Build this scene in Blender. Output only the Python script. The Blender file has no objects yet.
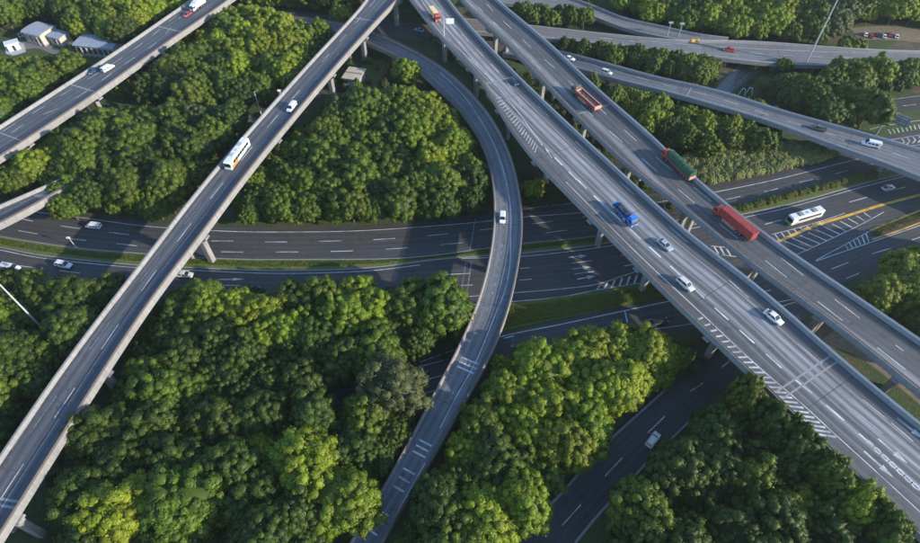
import bpy, bmesh, math, random
import numpy as np
from mathutils import Vector, Matrix
R = math.radians
rng = random.Random(7)
nr = np.random.default_rng(11)
SC = bpy.context.scene
COL = SC.collection

# ------------------------------------------------------------------ camera, sky, sun, exposure
CAM_H = 128.0
PITCH = R(50.2)
FPX = 580.0                       # focal length in pixels of the 920 px wide photograph
cam = bpy.data.cameras.new('camera'); cam_o = bpy.data.objects.new('camera', cam); COL.objects.link(cam_o)
cam.sensor_width = 36; cam.lens = 36 * FPX / 920; cam.clip_end = 8000; cam.clip_start = 1
cam_o.location = (0, 0, CAM_H); cam_o.rotation_euler = (R(90) - PITCH, 0, 0)
SC.camera = cam_o
SUN_AZ, SUN_EL = R(-22), R(19)
world = bpy.data.worlds.new('World'); SC.world = world; world.use_nodes = True
wn = world.node_tree; bg = wn.nodes['Background']
sky = wn.nodes.new('ShaderNodeTexSky'); sky.sky_type = 'NISHITA'; sky.sun_disc = False
sky.sun_elevation = SUN_EL; sky.sun_rotation = math.atan2(math.cos(SUN_AZ), math.sin(SUN_AZ))
wn.links.new(sky.outputs[0], bg.inputs[0]); bg.inputs[1].default_value = 0.15; sky.ozone_density = 4.0; sky.air_density = 1.2; sky.dust_density = .4
sun = bpy.data.lights.new('sun', 'SUN'); sun.energy = 3.6; sun.angle = R(0.6); sun.color = (1, .89, .74)
sun_o = bpy.data.objects.new('sun', sun); COL.objects.link(sun_o)
sv = Vector((math.cos(SUN_AZ) * math.cos(SUN_EL), math.sin(SUN_AZ) * math.cos(SUN_EL), math.sin(SUN_EL)))
sun_o.rotation_euler = sv.to_track_quat('Z', 'Y').to_euler(); sun_o.location = (0, 0, 300)
SC.view_settings.view_transform = 'Standard'; SC.view_settings.look = 'None'
SC.view_settings.exposure = 0.92; SC.view_settings.gamma = 1

# ------------------------------------------------------------------ helpers
def at(x, y, z=0.0):
    """the point of the place at height z that the photograph shows at pixel x, y"""
    u = (x - 460) / FPX; v = (y - 271.5) / FPX
    d = math.sin(PITCH) + v * math.cos(PITCH)
    k = (CAM_H - z) / d
    return Vector((u * k, (math.cos(PITCH) - v * math.sin(PITCH)) * k, z))

def proj(p):
    """pixel at which a point of the place is seen (used to test tree positions against the wood outlines)"""
    dx, dy, dz = p[0], p[1], p[2] - CAM_H
    fwd = dy * math.cos(PITCH) - dz * math.sin(PITCH)
    up = dy * math.sin(PITCH) + dz * math.cos(PITCH)
    return 460 + FPX * dx / fwd, 271.5 - FPX * up / fwd

def mat(name, build):
    m = bpy.data.materials.new(name); m.use_nodes = True
    nt = m.node_tree; b = nt.nodes['Principled BSDF']
    build(nt, b, nt.nodes, nt.links)
    return m

def N(nt, kind, **kw):
    n = nt.nodes.new(kind)
    for k, v in kw.items():
        if k.startswith('i_'): n.inputs[k[2:].replace('_', ' ')].default_value = v
        else: setattr(n, k, v)
    return n

def noise(nt, vec, scale, detail=4, rough=.55):
    n = nt.nodes.new('ShaderNodeTexNoise'); n.inputs['Scale'].default_value = scale
    n.inputs['Detail'].default_value = detail; n.inputs['Roughness'].default_value = rough
    if vec is not None: nt.links.new(vec, n.inputs['Vector'])
    return n.outputs[0]

def ramp(nt, fac, stops):
    r = nt.nodes.new('ShaderNodeValToRGB'); e = r.color_ramp.elements
    while len(e) < len(stops): e.new(.5)
    for k, (p, c) in enumerate(stops):
        e[k].position = p; e[k].color = (c, c, c, 1) if not hasattr(c, '__len__') else (*c, 1)
    nt.links.new(fac, r.inputs[0]); return r.outputs[0]

def mixc(nt, fac, a, b, mode='MIX'):
    m = nt.nodes.new('ShaderNodeMix'); m.data_type = 'RGBA'; m.blend_type = mode
    for s, v in ((m.inputs[0], fac), (m.inputs[6], a), (m.inputs[7], b)):
        if hasattr(v, 'is_linked'): nt.links.new(v, s)
        elif hasattr(v, '__len__'): s.default_value = (*v, 1)
        else: s.default_value = v
    return m.outputs[2]

def math_(nt, op, a, b=None, c=None):
    m = nt.nodes.new('ShaderNodeMath'); m.operation = op
    for s, v in zip(m.inputs, (a, b, c)):
        if v is None: continue
        if hasattr(v, 'is_linked'): nt.links.new(v, s)
        else: s.default_value = v
    return m.outputs[0]

def bump(nt, b, h, strength=.3, dist=.05):
    n = nt.nodes.new('ShaderNodeBump'); n.inputs['Strength'].default_value = strength; n.inputs['Distance'].default_value = dist
    nt.links.new(h, n.inputs['Height']); nt.links.new(n.outputs[0], b.inputs['Normal'])

def simple(name, col, rough=.6, metal=0, var=.12, scale=1.5, coat=0):
    def f(nt, b, n, l):
        g = nt.nodes.new('ShaderNodeTexCoord').outputs['Object']
        v = noise(nt, g, scale, 5)
        lo = tuple(c * (1 - var) for c in col); hi = tuple(min(1, c * (1 + var)) for c in col)
        l.new(ramp(nt, v, [(.3, lo), (.7, hi)]), b.inputs['Base Color'])
        b.inputs['Roughness'].default_value = rough; b.inputs['Metallic'].default_value = metal
        b.inputs['Coat Weight'].default_value = coat
    return mat(name, f)

def asphalt(name, base, wheel=.25, lane=4.0, off=0.0, warm=(1, 1, 1), band=None, seam=True):
    """u across the road in metres from its middle, v along it"""
    def f(nt, b, n, l):
        uv = nt.nodes.new('ShaderNodeUVMap').outputs[0]
        sp = nt.nodes.new('ShaderNodeSeparateXYZ'); l.new(uv, sp.inputs[0])
        u, v = sp.outputs[0], sp.outputs[1]
        geo = nt.nodes.new('ShaderNodeNewGeometry').outputs['Position']
        # stretched streaks along the way of travel
        cx = nt.nodes.new('ShaderNodeCombineXYZ'); l.new(u, cx.inputs[0]); l.new(math_(nt, 'MULTIPLY', v, .035), cx.inputs[1])
        streak = noise(nt, cx.outputs[0], 1.6, 5, .65)
        cx2 = nt.nodes.new('ShaderNodeCombineXYZ'); l.new(u, cx2.inputs[0]); l.new(math_(nt, 'MULTIPLY', v, .012), cx2.inputs[1])
        streak2 = noise(nt, cx2.outputs[0], .7, 3, .5)
        big = noise(nt, geo, .05, 4, .6); fine = noise(nt, geo, 2.2, 6, .7); mid = noise(nt, geo, .35, 5, .6)
        # wheel tracks: two polished lines in every lane
        ph = math_(nt, 'MULTIPLY', math_(nt, 'ADD', u, off), 4 * math.pi / lane)
        tr = math_(nt, 'MULTIPLY_ADD', math_(nt, 'COSINE', ph), .5, .5)
        tr = math_(nt, 'MULTIPLY', tr, math_(nt, 'MULTIPLY', streak, 1.6))
        val = math_(nt, 'ADD', .72, math_(nt, 'MULTIPLY', tr, wheel))
        val = math_(nt, 'MULTIPLY', val, math_(nt, 'MULTIPLY_ADD', streak, .55, .72))
        val = math_(nt, 'MULTIPLY', val, math_(nt, 'MULTIPLY_ADD', streak2, .6, .7))
        val = math_(nt, 'MULTIPLY', val, math_(nt, 'MULTIPLY_ADD', big, .5, .75))
        val = math_(nt, 'MULTIPLY', val, math_(nt, 'MULTIPLY_ADD', mid, .3, .85))
        val = math_(nt, 'MULTIPLY', val, math_(nt, 'MULTIPLY_ADD', fine, .3, .85))
        if seam:   # rectangular repair patches
            br = nt.nodes.new('ShaderNodeTexBrick'); br.inputs['Scale'].default_value = 1; br.inputs['Mortar Size'].default_value = 0
            br.inputs['Brick Width'].default_value = 23; br.inputs['Row Height'].default_value = lane
            br.inputs['Color1'].default_value = (.8, .8, .8, 1); br.inputs['Color2'].default_value = (1.1, 1.1, 1.1, 1)
            cy = nt.nodes.new('ShaderNodeCombineXYZ'); l.new(v, cy.inputs[0]); l.new(math_(nt, 'ADD', u, off), cy.inputs[1])
            l.new(cy.outputs[0], br.inputs[0])
            val = math_(nt, 'MULTIPLY', val, math_(nt, 'MULTIPLY_ADD', br.outputs[0], .45, .56))
        vo = nt.nodes.new('ShaderNodeTexVoronoi'); vo.feature = 'DISTANCE_TO_EDGE'; vo.inputs['Scale'].default_value = .16
        l.new(mixc(nt, .35, geo, nt.nodes.new('ShaderNodeTexNoise').outputs[1], 'ADD') if False else geo, vo.inputs['Vector'])
        crack = ramp(nt, vo.outputs['Distance'], [(.0, .72), (.012, 1.0)])
        oil = ramp(nt, noise(nt, geo, .55, 3, .5), [(.30, .72), (.40, 1.0)])
        val = math_(nt, 'MULTIPLY', math_(nt, 'MULTIPLY', val, crack), oil)
        colr = mixc(nt, 1.0, (1, 1, 1), val, 'MULTIPLY')
        c = mixc(nt, 1.0, tuple(base * w for w in warm), colr, 'MULTIPLY')
        if band:   # bleached, dust-pale lanes worn by the traffic
            cx3 = nt.nodes.new('ShaderNodeCombineXYZ'); l.new(u, cx3.inputs[0]); l.new(math_(nt, 'MULTIPLY', v, .02), cx3.inputs[1])
            streak3 = noise(nt, cx3.outputs[0], 4.5, 4, .6)
            for (u0, wd, amt) in band:
                d = math_(nt, 'ABSOLUTE', math_(nt, 'SUBTRACT', math_(nt, 'ADD', u, math_(nt, 'MULTIPLY', math_(nt, 'SUBTRACT', streak2, .5), 1.2)), u0))
                m = math_(nt, 'SUBTRACT', 1.0, math_(nt, 'DIVIDE', d, wd)); m.node.use_clamp = True
                m = math_(nt, 'MULTIPLY', math_(nt, 'POWER', m, .7), math_(nt, 'MULTIPLY_ADD', streak3, 2.8, -.75)); m.node.use_clamp = True
                m = math_(nt, 'MULTIPLY', m, amt)
                c = mixc(nt, m, c, (.46, .47, .50))
        l.new(c, b.inputs['Base Color'])
        l.new(ramp(nt, streak, [(.3, .62), (.75, .82)]), b.inputs['Roughness'])
        bump(nt, b, fine, .25, .02)
    return mat(name, f)

M = {}
M['asphalt_dark'] = asphalt('asphalt_dark', .078, .25, 4.0, 0, (1.0, 1, 1.02))
M['asphalt_mid'] = asphalt('asphalt_mid', .105, .3, 4.1, 0, (1, 1, 1.03))
M['asphalt_left'] = asphalt('asphalt_left', .11, .5, 4.4, 1, (.94, 1, 1.14))
M['asphalt_ramp'] = asphalt('asphalt_ramp', .185, .35, 3.9, 0, (.96, 1, 1.08))
M['asphalt_main'] = asphalt('asphalt_main', .135, .25, 3.9, .6, (1, 1, 1.05), band=[(4.4, .5, .7), (6.2, 1.1, 1.0), (8.3, 1.0, 1.0), (10.0, .5, .6), (12.0, .9, .85), (14.2, .5, .4)])
M['asphalt_truck'] = asphalt('asphalt_truck', .125, .25, 4.1, .5, (.98, 1, 1.06), band=[(10.6, 1.6, .65)])
M['asphalt_pale'] = asphalt('asphalt_pale', .23, .25, 4.0, 0, (1, 1, 1.02))

def worn(name, col, thr=.42, soft=.14):
    def f(nt, b, n, l):
        geo = nt.nodes.new('ShaderNodeNewGeometry').outputs['Position']
        v = noise(nt, geo, 2.6, 6, .7)
        l.new(mixc(nt, 1.0, ramp(nt, v, [(thr - soft, tuple(c * .3 for c in col)), (thr + soft, col)]), ramp(nt, noise(nt, geo, .3, 4), [(.35, .55), (.6, 1.0)]), 'MULTIPLY'), b.inputs['Base Color'])
        b.inputs['Roughness'].default_value = .6
    return mat(name, f)
M['paint'] = worn('road_paint_white', (.70, .71, .72), .38)
M['paint_fresh'] = worn('road_paint_fresh', (.85, .86, .86), .25)
M['paint_worn'] = worn('road_paint_worn', (.42, .44, .47), .52, .12)
M['paint_yellow'] = worn('road_paint_yellow', (.75, .44, .06), .3)

def concrete(name, col, stain=.35):
    def f(nt, b, n, l):
        geo = nt.nodes.new('ShaderNodeNewGeometry').outputs['Position']
        mp = nt.nodes.new('ShaderNodeMapping'); mp.inputs['Scale'].default_value = (1, 1, .18); l.new(geo, mp.inputs[0])
        a = noise(nt, mp.outputs[0], 1.3, 6, .65); c = noise(nt, geo, .12, 3); d = noise(nt, geo, 6, 4)
        v = math_(nt, 'MULTIPLY', math_(nt, 'MULTIPLY_ADD', a, stain * 2, 1 - stain), math_(nt, 'MULTIPLY_ADD', c, .4, .8))
        v = math_(nt, 'MULTIPLY', v, math_(nt, 'MULTIPLY_ADD', d, .2, .9))
        l.new(mixc(nt, 1.0, col, mixc(nt, 1.0, (1, 1, 1), v, 'MULTIPLY'), 'MULTIPLY'), b.inputs['Base Color'])
        b.inputs['Roughness'].default_value = .85
        bump(nt, b, a, .3, .03)
    return mat(name, f)
M['concrete'] = concrete('concrete', (.25, .245, .24))
M['concrete_pale'] = concrete('concrete_pale', (.27, .265, .26), .55)
M['concrete_grey'] = concrete('concrete_grey', (.26, .27, .29))
M['joint'] = concrete('joint_concrete', (.30, .30, .31))
M['rail_steel'] = simple('rail_steel', (.42, .46, .54), .45, .3)
M['rail_rust'] = simple('rail_rust', (.17, .115, .085), .85)
M['rail_pale'] = simple('rail_pale', (.45, .47, .50), .5)
M['steel'] = simple('galvanised_steel', (.5, .52, .55), .45, .5)
M['white'] = simple('white_lacquer', (.80, .81, .82), .3, 0, .03, 1.5, .4)
M['glass'] = simple('dark_glass', (.02, .025, .03), .08, 0, .1, 1, .5)
M['rubber'] = simple('rubber', (.02, .02, .02), .85)
M['rim'] = simple('wheel_rim', (.45, .46, .48), .35, .8)
M['black'] = simple('black_plastic', (.03, .03, .035), .5)
M['red_glass'] = simple('red_glass', (.5, .02, .015), .25)
M['lamp_glass'] = simple('lamp_glass', (.8, .82, .85), .15)
M['red'] = simple('red_container_paint', (.34, .055, .05), .5, 0, .18, .8)
M['redcab'] = simple('red_cab_paint', (.50, .06, .04), .35, 0, .08, 1, .3)
M['green_tarp'] = simple('green_tarpaulin', (.022, .085, .055), .85, 0, .4, 1.2)
M['blue'] = simple('blue_truck_paint', (.03, .17, .55), .35, 0, .1, 1, .4)
M['navy'] = simple('dark_blue_paint', (.03, .06, .12), .3, 0, .1, 1, .4)
M['lightblue'] = simple('light_blue_paint', (.25, .5, .72), .3, 0, .1, 1, .4)
M['olive'] = simple('olive_cab_paint', (.13, .13, .10), .4, 0, .15)
M['cream'] = simple('cream_paint', (.72, .58, .34), .5, 0, .1)
M['orange'] = simple('orange_paint', (.75, .27, .05), .45, 0, .1)
M['yellow'] = simple('yellow_paint', (.8, .45, .04), .5, 0, .1)
M['green_paint'] = simple('green_bus_paint', (.12, .50, .16), .35, 0, .08, 1, .3)
M['pink_steel'] = simple('faded_red_steel', (.62, .30, .24), .6, 0, .2, .9)
M['sand'] = simple('sandy_load', (.34, .25, .17), .95, 0, .3, 3)
M['redcar'] = simple('red_car_paint', (.45, .07, .07), .35, 0, .08, 1, .3)
M['sign_blue'] = simple('pale_blue_sign', (.22, .50, .66), .5)
M['sign_navy'] = simple('blue_sign', (.05, .16, .42), .5)
M['roof'] = simple('grey_roof_sheet', (.28, .32, .39), .6, .0, .1, .6)
M['wall'] = simple('buff_wall', (.52, .46, .38), .85, 0, .15, .8)
M['bark'] = simple('bark', (.12, .09, .065), .9, 0, .3, 2)
M['plaza'] = simple('white_paving', (.42, .42, .45), .8, 0, .06, .5)

def ground_mat(nt, b, n, l):
    geo = nt.nodes.new('ShaderNodeNewGeometry').outputs['Position']
    a = noise(nt, geo, .06, 5, .6); c = noise(nt, geo, .9, 6, .7); d = noise(nt, geo, .25, 4)
    grass = ramp(nt, c, [(.3, (.03, .05, .014)), (.55, (.055, .085, .022)), (.75, (.10, .12, .04))])
    soil = ramp(nt, d, [(.3, (.07, .055, .035)), (.7, (.15, .12, .08))])
    l.new(mixc(nt, ramp(nt, a, [(.52, 0.0), (.62, 1.0)]), grass, soil), b.inputs['Base Color'])
    b.inputs['Roughness'].default_value = .95; bump(nt, b, c, .8, .3)
M['ground'] = mat('ground', ground_mat)
def verge_mat(nt, b, n, l):
    geo = nt.nodes.new('ShaderNodeNewGeometry').outputs['Position']
    c = noise(nt, geo, 1.4, 6, .7); d = noise(nt, geo, .12, 4)
    g = ramp(nt, c, [(.3, (.06, .10, .02)), (.7, (.15, .19, .04))])
    l.new(mixc(nt, ramp(nt, d, [(.45, 0.0), (.7, .8)]), g, (.15, .12, .06)), b.inputs['Base Color'])
    b.inputs['Roughness'].default_value = .95; bump(nt, b, c, .8, .25)
M['verge'] = mat('verge_grass', verge_mat)
def dirt_mat(nt, b, n, l):
    geo = nt.nodes.new('ShaderNodeNewGeometry').outputs['Position']
    c = noise(nt, geo, .8, 6, .7)
    l.new(ramp(nt, c, [(.3, (.12, .09, .06)), (.7, (.27, .22, .15))]), b.inputs['Base Color'])
    b.inputs['Roughness'].default_value = .95; bump(nt, b, c, .6, .2)
M['dirt'] = mat('bare_earth', dirt_mat)

def leaf_mat(nt, b, n, l):
    t = nt.nodes.new('ShaderNodeAttribute'); t.attribute_type = 'INSTANCER'; t.attribute_name = 'tint'
    v = nt.nodes.new('ShaderNodeAttribute'); v.attribute_type = 'GEOMETRY'; v.attribute_name = 'tone'
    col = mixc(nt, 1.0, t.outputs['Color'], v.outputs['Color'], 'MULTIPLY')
    l.new(col, b.inputs['Base Color']); b.inputs['Roughness'].default_value = .55
    b.inputs['Specular IOR Level'].default_value = .35
    tr = nt.nodes.new('ShaderNodeBsdfTranslucent')
    l.new(mixc(nt, 1.0, col, (1.5, 1.5, .7), 'MULTIPLY'), tr.inputs['Color'])
    mx = nt.nodes.new('ShaderNodeMixShader'); mx.inputs[0].default_value = .2
    out = nt.nodes['Material Output']
    l.new(b.outputs[0], mx.inputs[1]); l.new(tr.outputs[0], mx.inputs[2]); l.new(mx.outputs[0], out.inputs[0])
M['leaf'] = mat('foliage', leaf_mat)

def link(name, me, m=None, parent=None):
    o = bpy.data.objects.new(name, me); COL.objects.link(o)
    if m is not None and me is not None and not me.materials: me.materials.append(m)
    if parent: o.parent = parent
    return o
def tag(o, label=None, cat=None, group=None, kind=None):
    if label: o['label'] = label
    if cat: o['category'] = cat
    if group: o['group'] = group
    if kind: o['kind'] = kind
    return o
def empty(name, loc=(0, 0, 0), rz=0, label=None, cat=None, group=None, kind=None):
    o = bpy.data.objects.new(name, None); COL.objects.link(o); o.location = loc; o.rotation_euler = (0, 0, rz)
    o.empty_display_size = 1
    return tag(o, label, cat, group, kind)
def bmm(name, bm):
    me = bpy.data.meshes.new(name); bm.normal_update(); bm.to_mesh(me); bm.free(); return me
def copy_tree(o, parent=None):
    c = o.copy(); COL.objects.link(c); c.parent = parent
    for ch in list(o.children): copy_tree(ch, c)
    return c

def box(bm, x0, x1, y0, y1, z0, z1):
    v = [bm.verts.new(p) for p in ((x0, y0, z0), (x1, y0, z0), (x1, y1, z0), (x0, y1, z0), (x0, y0, z1), (x1, y0, z1), (x1, y1, z1), (x0, y1, z1))]
    for f in ((0, 3, 2, 1), (4, 5, 6, 7), (0, 1, 5, 4), (1, 2, 6, 5), (2, 3, 7, 6), (3, 0, 4, 7)): bm.faces.new([v[i] for i in f])
def tube(bm, a, b, r0, r1=None, n=8):
    r1 = r0 if r1 is None else r1
    a, b = Vector(a), Vector(b); d = (b - a).normalized()
    s = d.cross(Vector((0, 0, 1)) if abs(d.z) < .9 else Vector((1, 0, 0))).normalized(); t = d.cross(s)
    ra = [bm.verts.new(a + (s * math.cos(k * 2 * math.pi / n) + t * math.sin(k * 2 * math.pi / n)) * r0) for k in range(n)]
    rb = [bm.verts.new(b + (s * math.cos(k * 2 * math.pi / n) + t * math.sin(k * 2 * math.pi / n)) * r1) for k in range(n)]
    for k in range(n): bm.faces.new((ra[k], ra[(k + 1) % n], rb[(k + 1) % n], rb[k]))
    bm.faces.new(ra[::-1]); bm.faces.new(rb)
def loft(bm, rings, cap=True):
    vs = [[bm.verts.new(p) for p in r] for r in rings]; n = len(rings[0])
    for a, b in zip(vs[:-1], vs[1:]):
        for k in range(n): bm.faces.new((a[k], a[(k + 1) % n], b[(k + 1) % n], b[k]))
    if cap: bm.faces.new(vs[0][::-1]); bm.faces.new(vs[-1])
def rr(x, w, z0, z1, c=.15, wt=None):
    """rounded section across the vehicle at x"""
    wt = w if wt is None else wt; h = w / 2; ht = wt / 2
    c = min(c, (z1 - z0) * .45)
    return [(x, -h + c * .6, z0), (x, h - c * .6, z0), (x, h, z0 + c), (x, (h + ht) / 2, z1 - c), (x, ht - c, z1), (x, -ht + c, z1), (x, -(h + ht) / 2, z1 - c), (x, -h, z0 + c)]
def smooth(me):
    me.polygons.foreach_set('use_smooth', [True] * len(me.polygons)); return me

def catmull(P, step=2.0):
    P = [Vector(p) for p in P]; out = []
    if len(P) == 2:
        n = max(2, int((P[1] - P[0]).length / step)); return [P[0].lerp(P[1], k / n) for k in range(n + 1)]
    Q = [P[0] * 2 - P[1]] + P + [P[-1] * 2 - P[-2]]
    for i in range(1, len(Q) - 2):
        a, b, c, d = Q[i - 1:i + 3]
        t0 = 0; t1 = t0 + max(1e-3, (b - a).length) ** .5; t2 = t1 + max(1e-3, (c - b).length) ** .5; t3 = t2 + max(1e-3, (d - c).length) ** .5
        n = max(1, int((c - b).length / step))
        for k in range(n):
            t = t1 + (t2 - t1) * k / n
            A1 = a * ((t1 - t) / (t1 - t0)) + b * ((t - t0) / (t1 - t0)); A2 = b * ((t2 - t) / (t2 - t1)) + c * ((t - t1) / (t2 - t1)); A3 = c * ((t3 - t) / (t3 - t2)) + d * ((t - t2) / (t3 - t2))
            B1 = A1 * ((t2 - t) / (t2 - t0)) + A2 * ((t - t0) / (t2 - t0)); B2 = A2 * ((t3 - t) / (t3 - t1)) + A3 * ((t - t1) / (t3 - t1))
            out.append(B1 * ((t2 - t) / (t2 - t1)) + B2 * ((t - t1) / (t2 - t1)))
    out.append(P[-1]); return out

def resample(pts, n):
    L = [0]
    for a, b in zip(pts[:-1], pts[1:]): L.append(L[-1] + (b - a).length)
    out = []; j = 0
    for k in range(n):
        s = L[-1] * k / (n - 1)
        while j < len(L) - 2 and L[j + 1] < s: j += 1
        t = (s - L[j]) / max(1e-6, L[j + 1] - L[j]); out.append(pts[j].lerp(pts[j + 1], min(1, t)))
    return out

CORR = []     # corridors no trunk may stand in: (points, half widths, underside height)

class Deck:
    """an elevated carriageway: centre line, width and height from its two edges"""
    def __init__(s, left, right, extend=(90, 90)):
        Lp = catmull([at(*p) for p in left], 3); Rp = catmull([at(*p) for p in right], 3)
        # extend both so that every left point finds its opposite
        def ext(P, a, b):
            return [P[0] + (P[0] - P[1]).normalized() * a] + P + [P[-1] + (P[-1] - P[-2]).normalized() * b]
        Le, Re = ext(Lp, *extend), ext(Rp, extend[0] + 60, extend[1] + 60)
        Ls = resample(Le, max(8, int(sum((b - a).length for a, b in zip(Le[:-1], Le[1:])) / 4)))
        C = []; W = []
        for p in Ls:
            best = None
            for a, b in zip(Re[:-1], Re[1:]):
                d = b - a; d2 = Vector((d.x, d.y)); t = max(0, min(1, Vector((p.x - a.x, p.y - a.y)).dot(d2) / max(1e-6, d2.dot(d2))))
                q = a + d * t; e = math.hypot(q.x - p.x, q.y - p.y)
                if best is None or e < best[0]: best = (e, q)
            C.append((p + best[1]) / 2); W.append(best[0])
        # soften
        for _ in range(6):
            C = [C[0]] + [(C[i - 1] + C[i] * 2 + C[i + 1]) / 4 for i in range(1, len(C) - 1)] + [C[-1]]
            W = [W[0]] + [(W[i - 1] + W[i] * 2 + W[i + 1]) / 4 for i in range(1, len(W) - 1)] + [W[-1]]
        s.C, s.W = C, W; s.S = [0]; s.sgn = 1
        k = len(Ls) // 2; _, t, r = s.frame(k)
        if r.dot(Ls[k] - C[k]) > 0: s.sgn = -1        # r points to the edge given second
        for a, b in zip(C[:-1], C[1:]): s.S.append(s.S[-1] + (b - a).length)
    def frame(s, i):
        a = s.C[max(0, i - 1)]; b = s.C[min(len(s.C) - 1, i + 1)]; t = (b - a); t.z = 0; t.normalize()
        return s.C[i], t, Vector((t.y, -t.x, 0)) * s.sgn
    def near(s, p):
        return min(range(len(s.C)), key=lambda i: (s.C[i].xy - p.xy).length)
    def zat(s, p):
        i = s.near(p); best = None
        for k in (i - 1, i):
            if 0 <= k < len(s.C) - 1:
                a, b = s.C[k], s.C[k + 1]; d = (b - a).xy; t = max(0, min(1, (p.xy - a.xy).dot(d) / d.dot(d))); q = a.lerp(b, t)
                e = (q.xy - p.xy).length
                if best is None or e < best[0]: best = (e, q.z)
        return best[1]
    def sweep(s, prof, i0=0, i1=None, side=0):
        """prof(half) -> list of (offset to the right, height) ; returns a bmesh"""
        bm = bmesh.new(); i1 = len(s.C) - 1 if i1 is None else i1; rings = []
        for i in range(i0, i1 + 1):
            c, t, r = s.frame(i); rings.append([c + r * o + Vector((0, 0, z)) for o, z in prof(s.W[i] / 2)])
        loft(bm, rings); bmesh.ops.recalc_face_normals(bm, faces=bm.faces); return bm
    def surface(s, name, m, parent, dz, inset, uvoff=0.0):
        n = len(s.C); V = []; F = []; U = []
        for i in range(n):
            c, t, r = s.frame(i); h = s.W[i] / 2 - inset
            for k in range(5):
                o = -h + 2 * h * k / 4; V.append(c + r * o + Vector((0, 0, dz)))
                U.append(((h + inset - o) if uvoff else o, s.S[i]))
        for i in range(n - 1):
            for k in range(4): F.append((i * 5 + k, i * 5 + k + 1, (i + 1) * 5 + k + 1, (i + 1) * 5 + k))
        me = bpy.data.meshes.new(name); me.from_pydata(V, [], F)
        uv = me.uv_layers.new(name='UVMap')
        uv.data.foreach_set('uv', np.array([U[l.vertex_index] for l in me.loops], dtype=np.float32).ravel())
        o = link(name, me, m, parent)
        if me.polygons and me.polygons[0].normal.z < 0: me.flip_normals()
        return o

def build_deck(D, root, surf, par_m, lrail=None, rrail=None, par_h=1.05, thick=.75, gird=1.5, uvoff=0.0, wide=.5, lwide=None):
    lw = lwide or wide
    link('deck_slab', bmm('deck_slab', D.sweep(lambda h: [(-h, -thick), (-h, -.002), (h, -.002), (h, -thick), (h - 1.0, -thick - .25), (-h + 1.0, -thick - .25)])), par_m, root)
    link('box_girder', bmm('box_girder', D.sweep(lambda h: [(-h * .72, -thick - .26), (h * .72, -thick - .26), (h * .58, -thick - gird), (-h * .58, -thick - gird)])), M['concrete'], root)
    link('parapet', bmm('parapet', D.sweep(lambda h: [(-h - .03, -thick + .05), (-h - .03, par_h), (-h + lw * .7, par_h), (-h + lw, 0), (-h + lw, -.1)])), par_m, root)
    link('parapet', bmm('parapet', D.sweep(lambda h: [(h + .03, -thick + .05), (h - wide, -.1), (h - wide, 0), (h - wide * .7, par_h), (h + .03, par_h)])), par_m, root)
    D.surface('road_surface', surf, root, .004, wide, uvoff)
    for sgn, rm in ((-1, lrail), (1, rrail)):
        if rm is None: continue
        for hz, rad in ((par_h + .42, .09), (par_h + .16, .07)):
            link('guard_rail', bmm('guard_rail', D.sweep(lambda h: [(sgn * (h - .15) + rad * math.cos(a), hz + rad * math.sin(a)) for a in (0, 1.05, 2.1, 3.14, 4.19, 5.24)])), rm, root)
        bm = bmesh.new()
        for i in range(0, len(D.C), 1):
            c, t, r = D.frame(i); p = c + r * sgn * (D.W[i] / 2 - .15)
            tube(bm, p + Vector((0, 0, par_h - .02)), p + Vector((0, 0, par_h + .45)), .06, n=5)
        o = link('rail_posts', bmm('rail_posts', bm), rm, root); o['kind'] = 'stuff'
    CORR.append(([c.xy.copy() for c in D.C], [w / 2 for w in D.W], [c.z - thick - gird for c in D.C]))

def pier(D, root, i, cols=2, spread=.3, size=(1.5, 1.5), depth=2.25, cap=.45, m=None):
    c, t, r = D.frame(i); w = D.W[i]; m = m or M['concrete_pale']
    p = empty('pier', (c.x, c.y, 0), math.atan2(r.y, r.x)); p.parent = root
    top = c.z - depth
    bm = bmesh.new(); h = w / 2 + cap
    loft(bm, [[(-h, y, top + .6), (-h, y, top + 1.15), (h, y, top + 1.15), (h, y, top + .6), (h * .72, y, top - .5), (-h * .72, y, top - .5)] for y in (-.9, .9)])
    link('pier_cap', bmm('pier_cap', bm), m, p)
    for k in range(cols):
        x = 0 if cols == 1 else (-1 if k == 0 else 1) * w * spread
        bm = bmesh.new(); a, b = size
        def ring(z, s=1): return [(x + sx * a / 2 * s, sy * b / 2 * s, z) for sx, sy in ((-1, -.7), (-.7, -1), (.7, -1), (1, -.7), (1, .7), (.7, 1), (-.7, 1), (-1, .7))]
        loft(bm, [ring(-.5), ring(top - 1.6), ring(top - .49, 1.15)])
        link('column', bmm('column', bm), m, p)
    return p

def joint(D, root, px, z=None, wid=.5, m=None):
    i = D.near(at(*px, D.C[0].z if z is None else z)); c, t, r = D.frame(i)
    q = at(*px, c.z); s = (q - c).dot(t); c = c + t * s; h = D.W[i] / 2 - .5
    bm = bmesh.new(); a = c + Vector((0, 0, .008)); box(bm, -wid / 2, wid / 2, -h, h, 0, .012)
    o = link('expansion_joint', bmm('expansion_joint', bm), m or M['joint'], root)
    o.location = a; o.rotation_euler = (0, 0, math.atan2(t.y, t.x))

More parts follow.
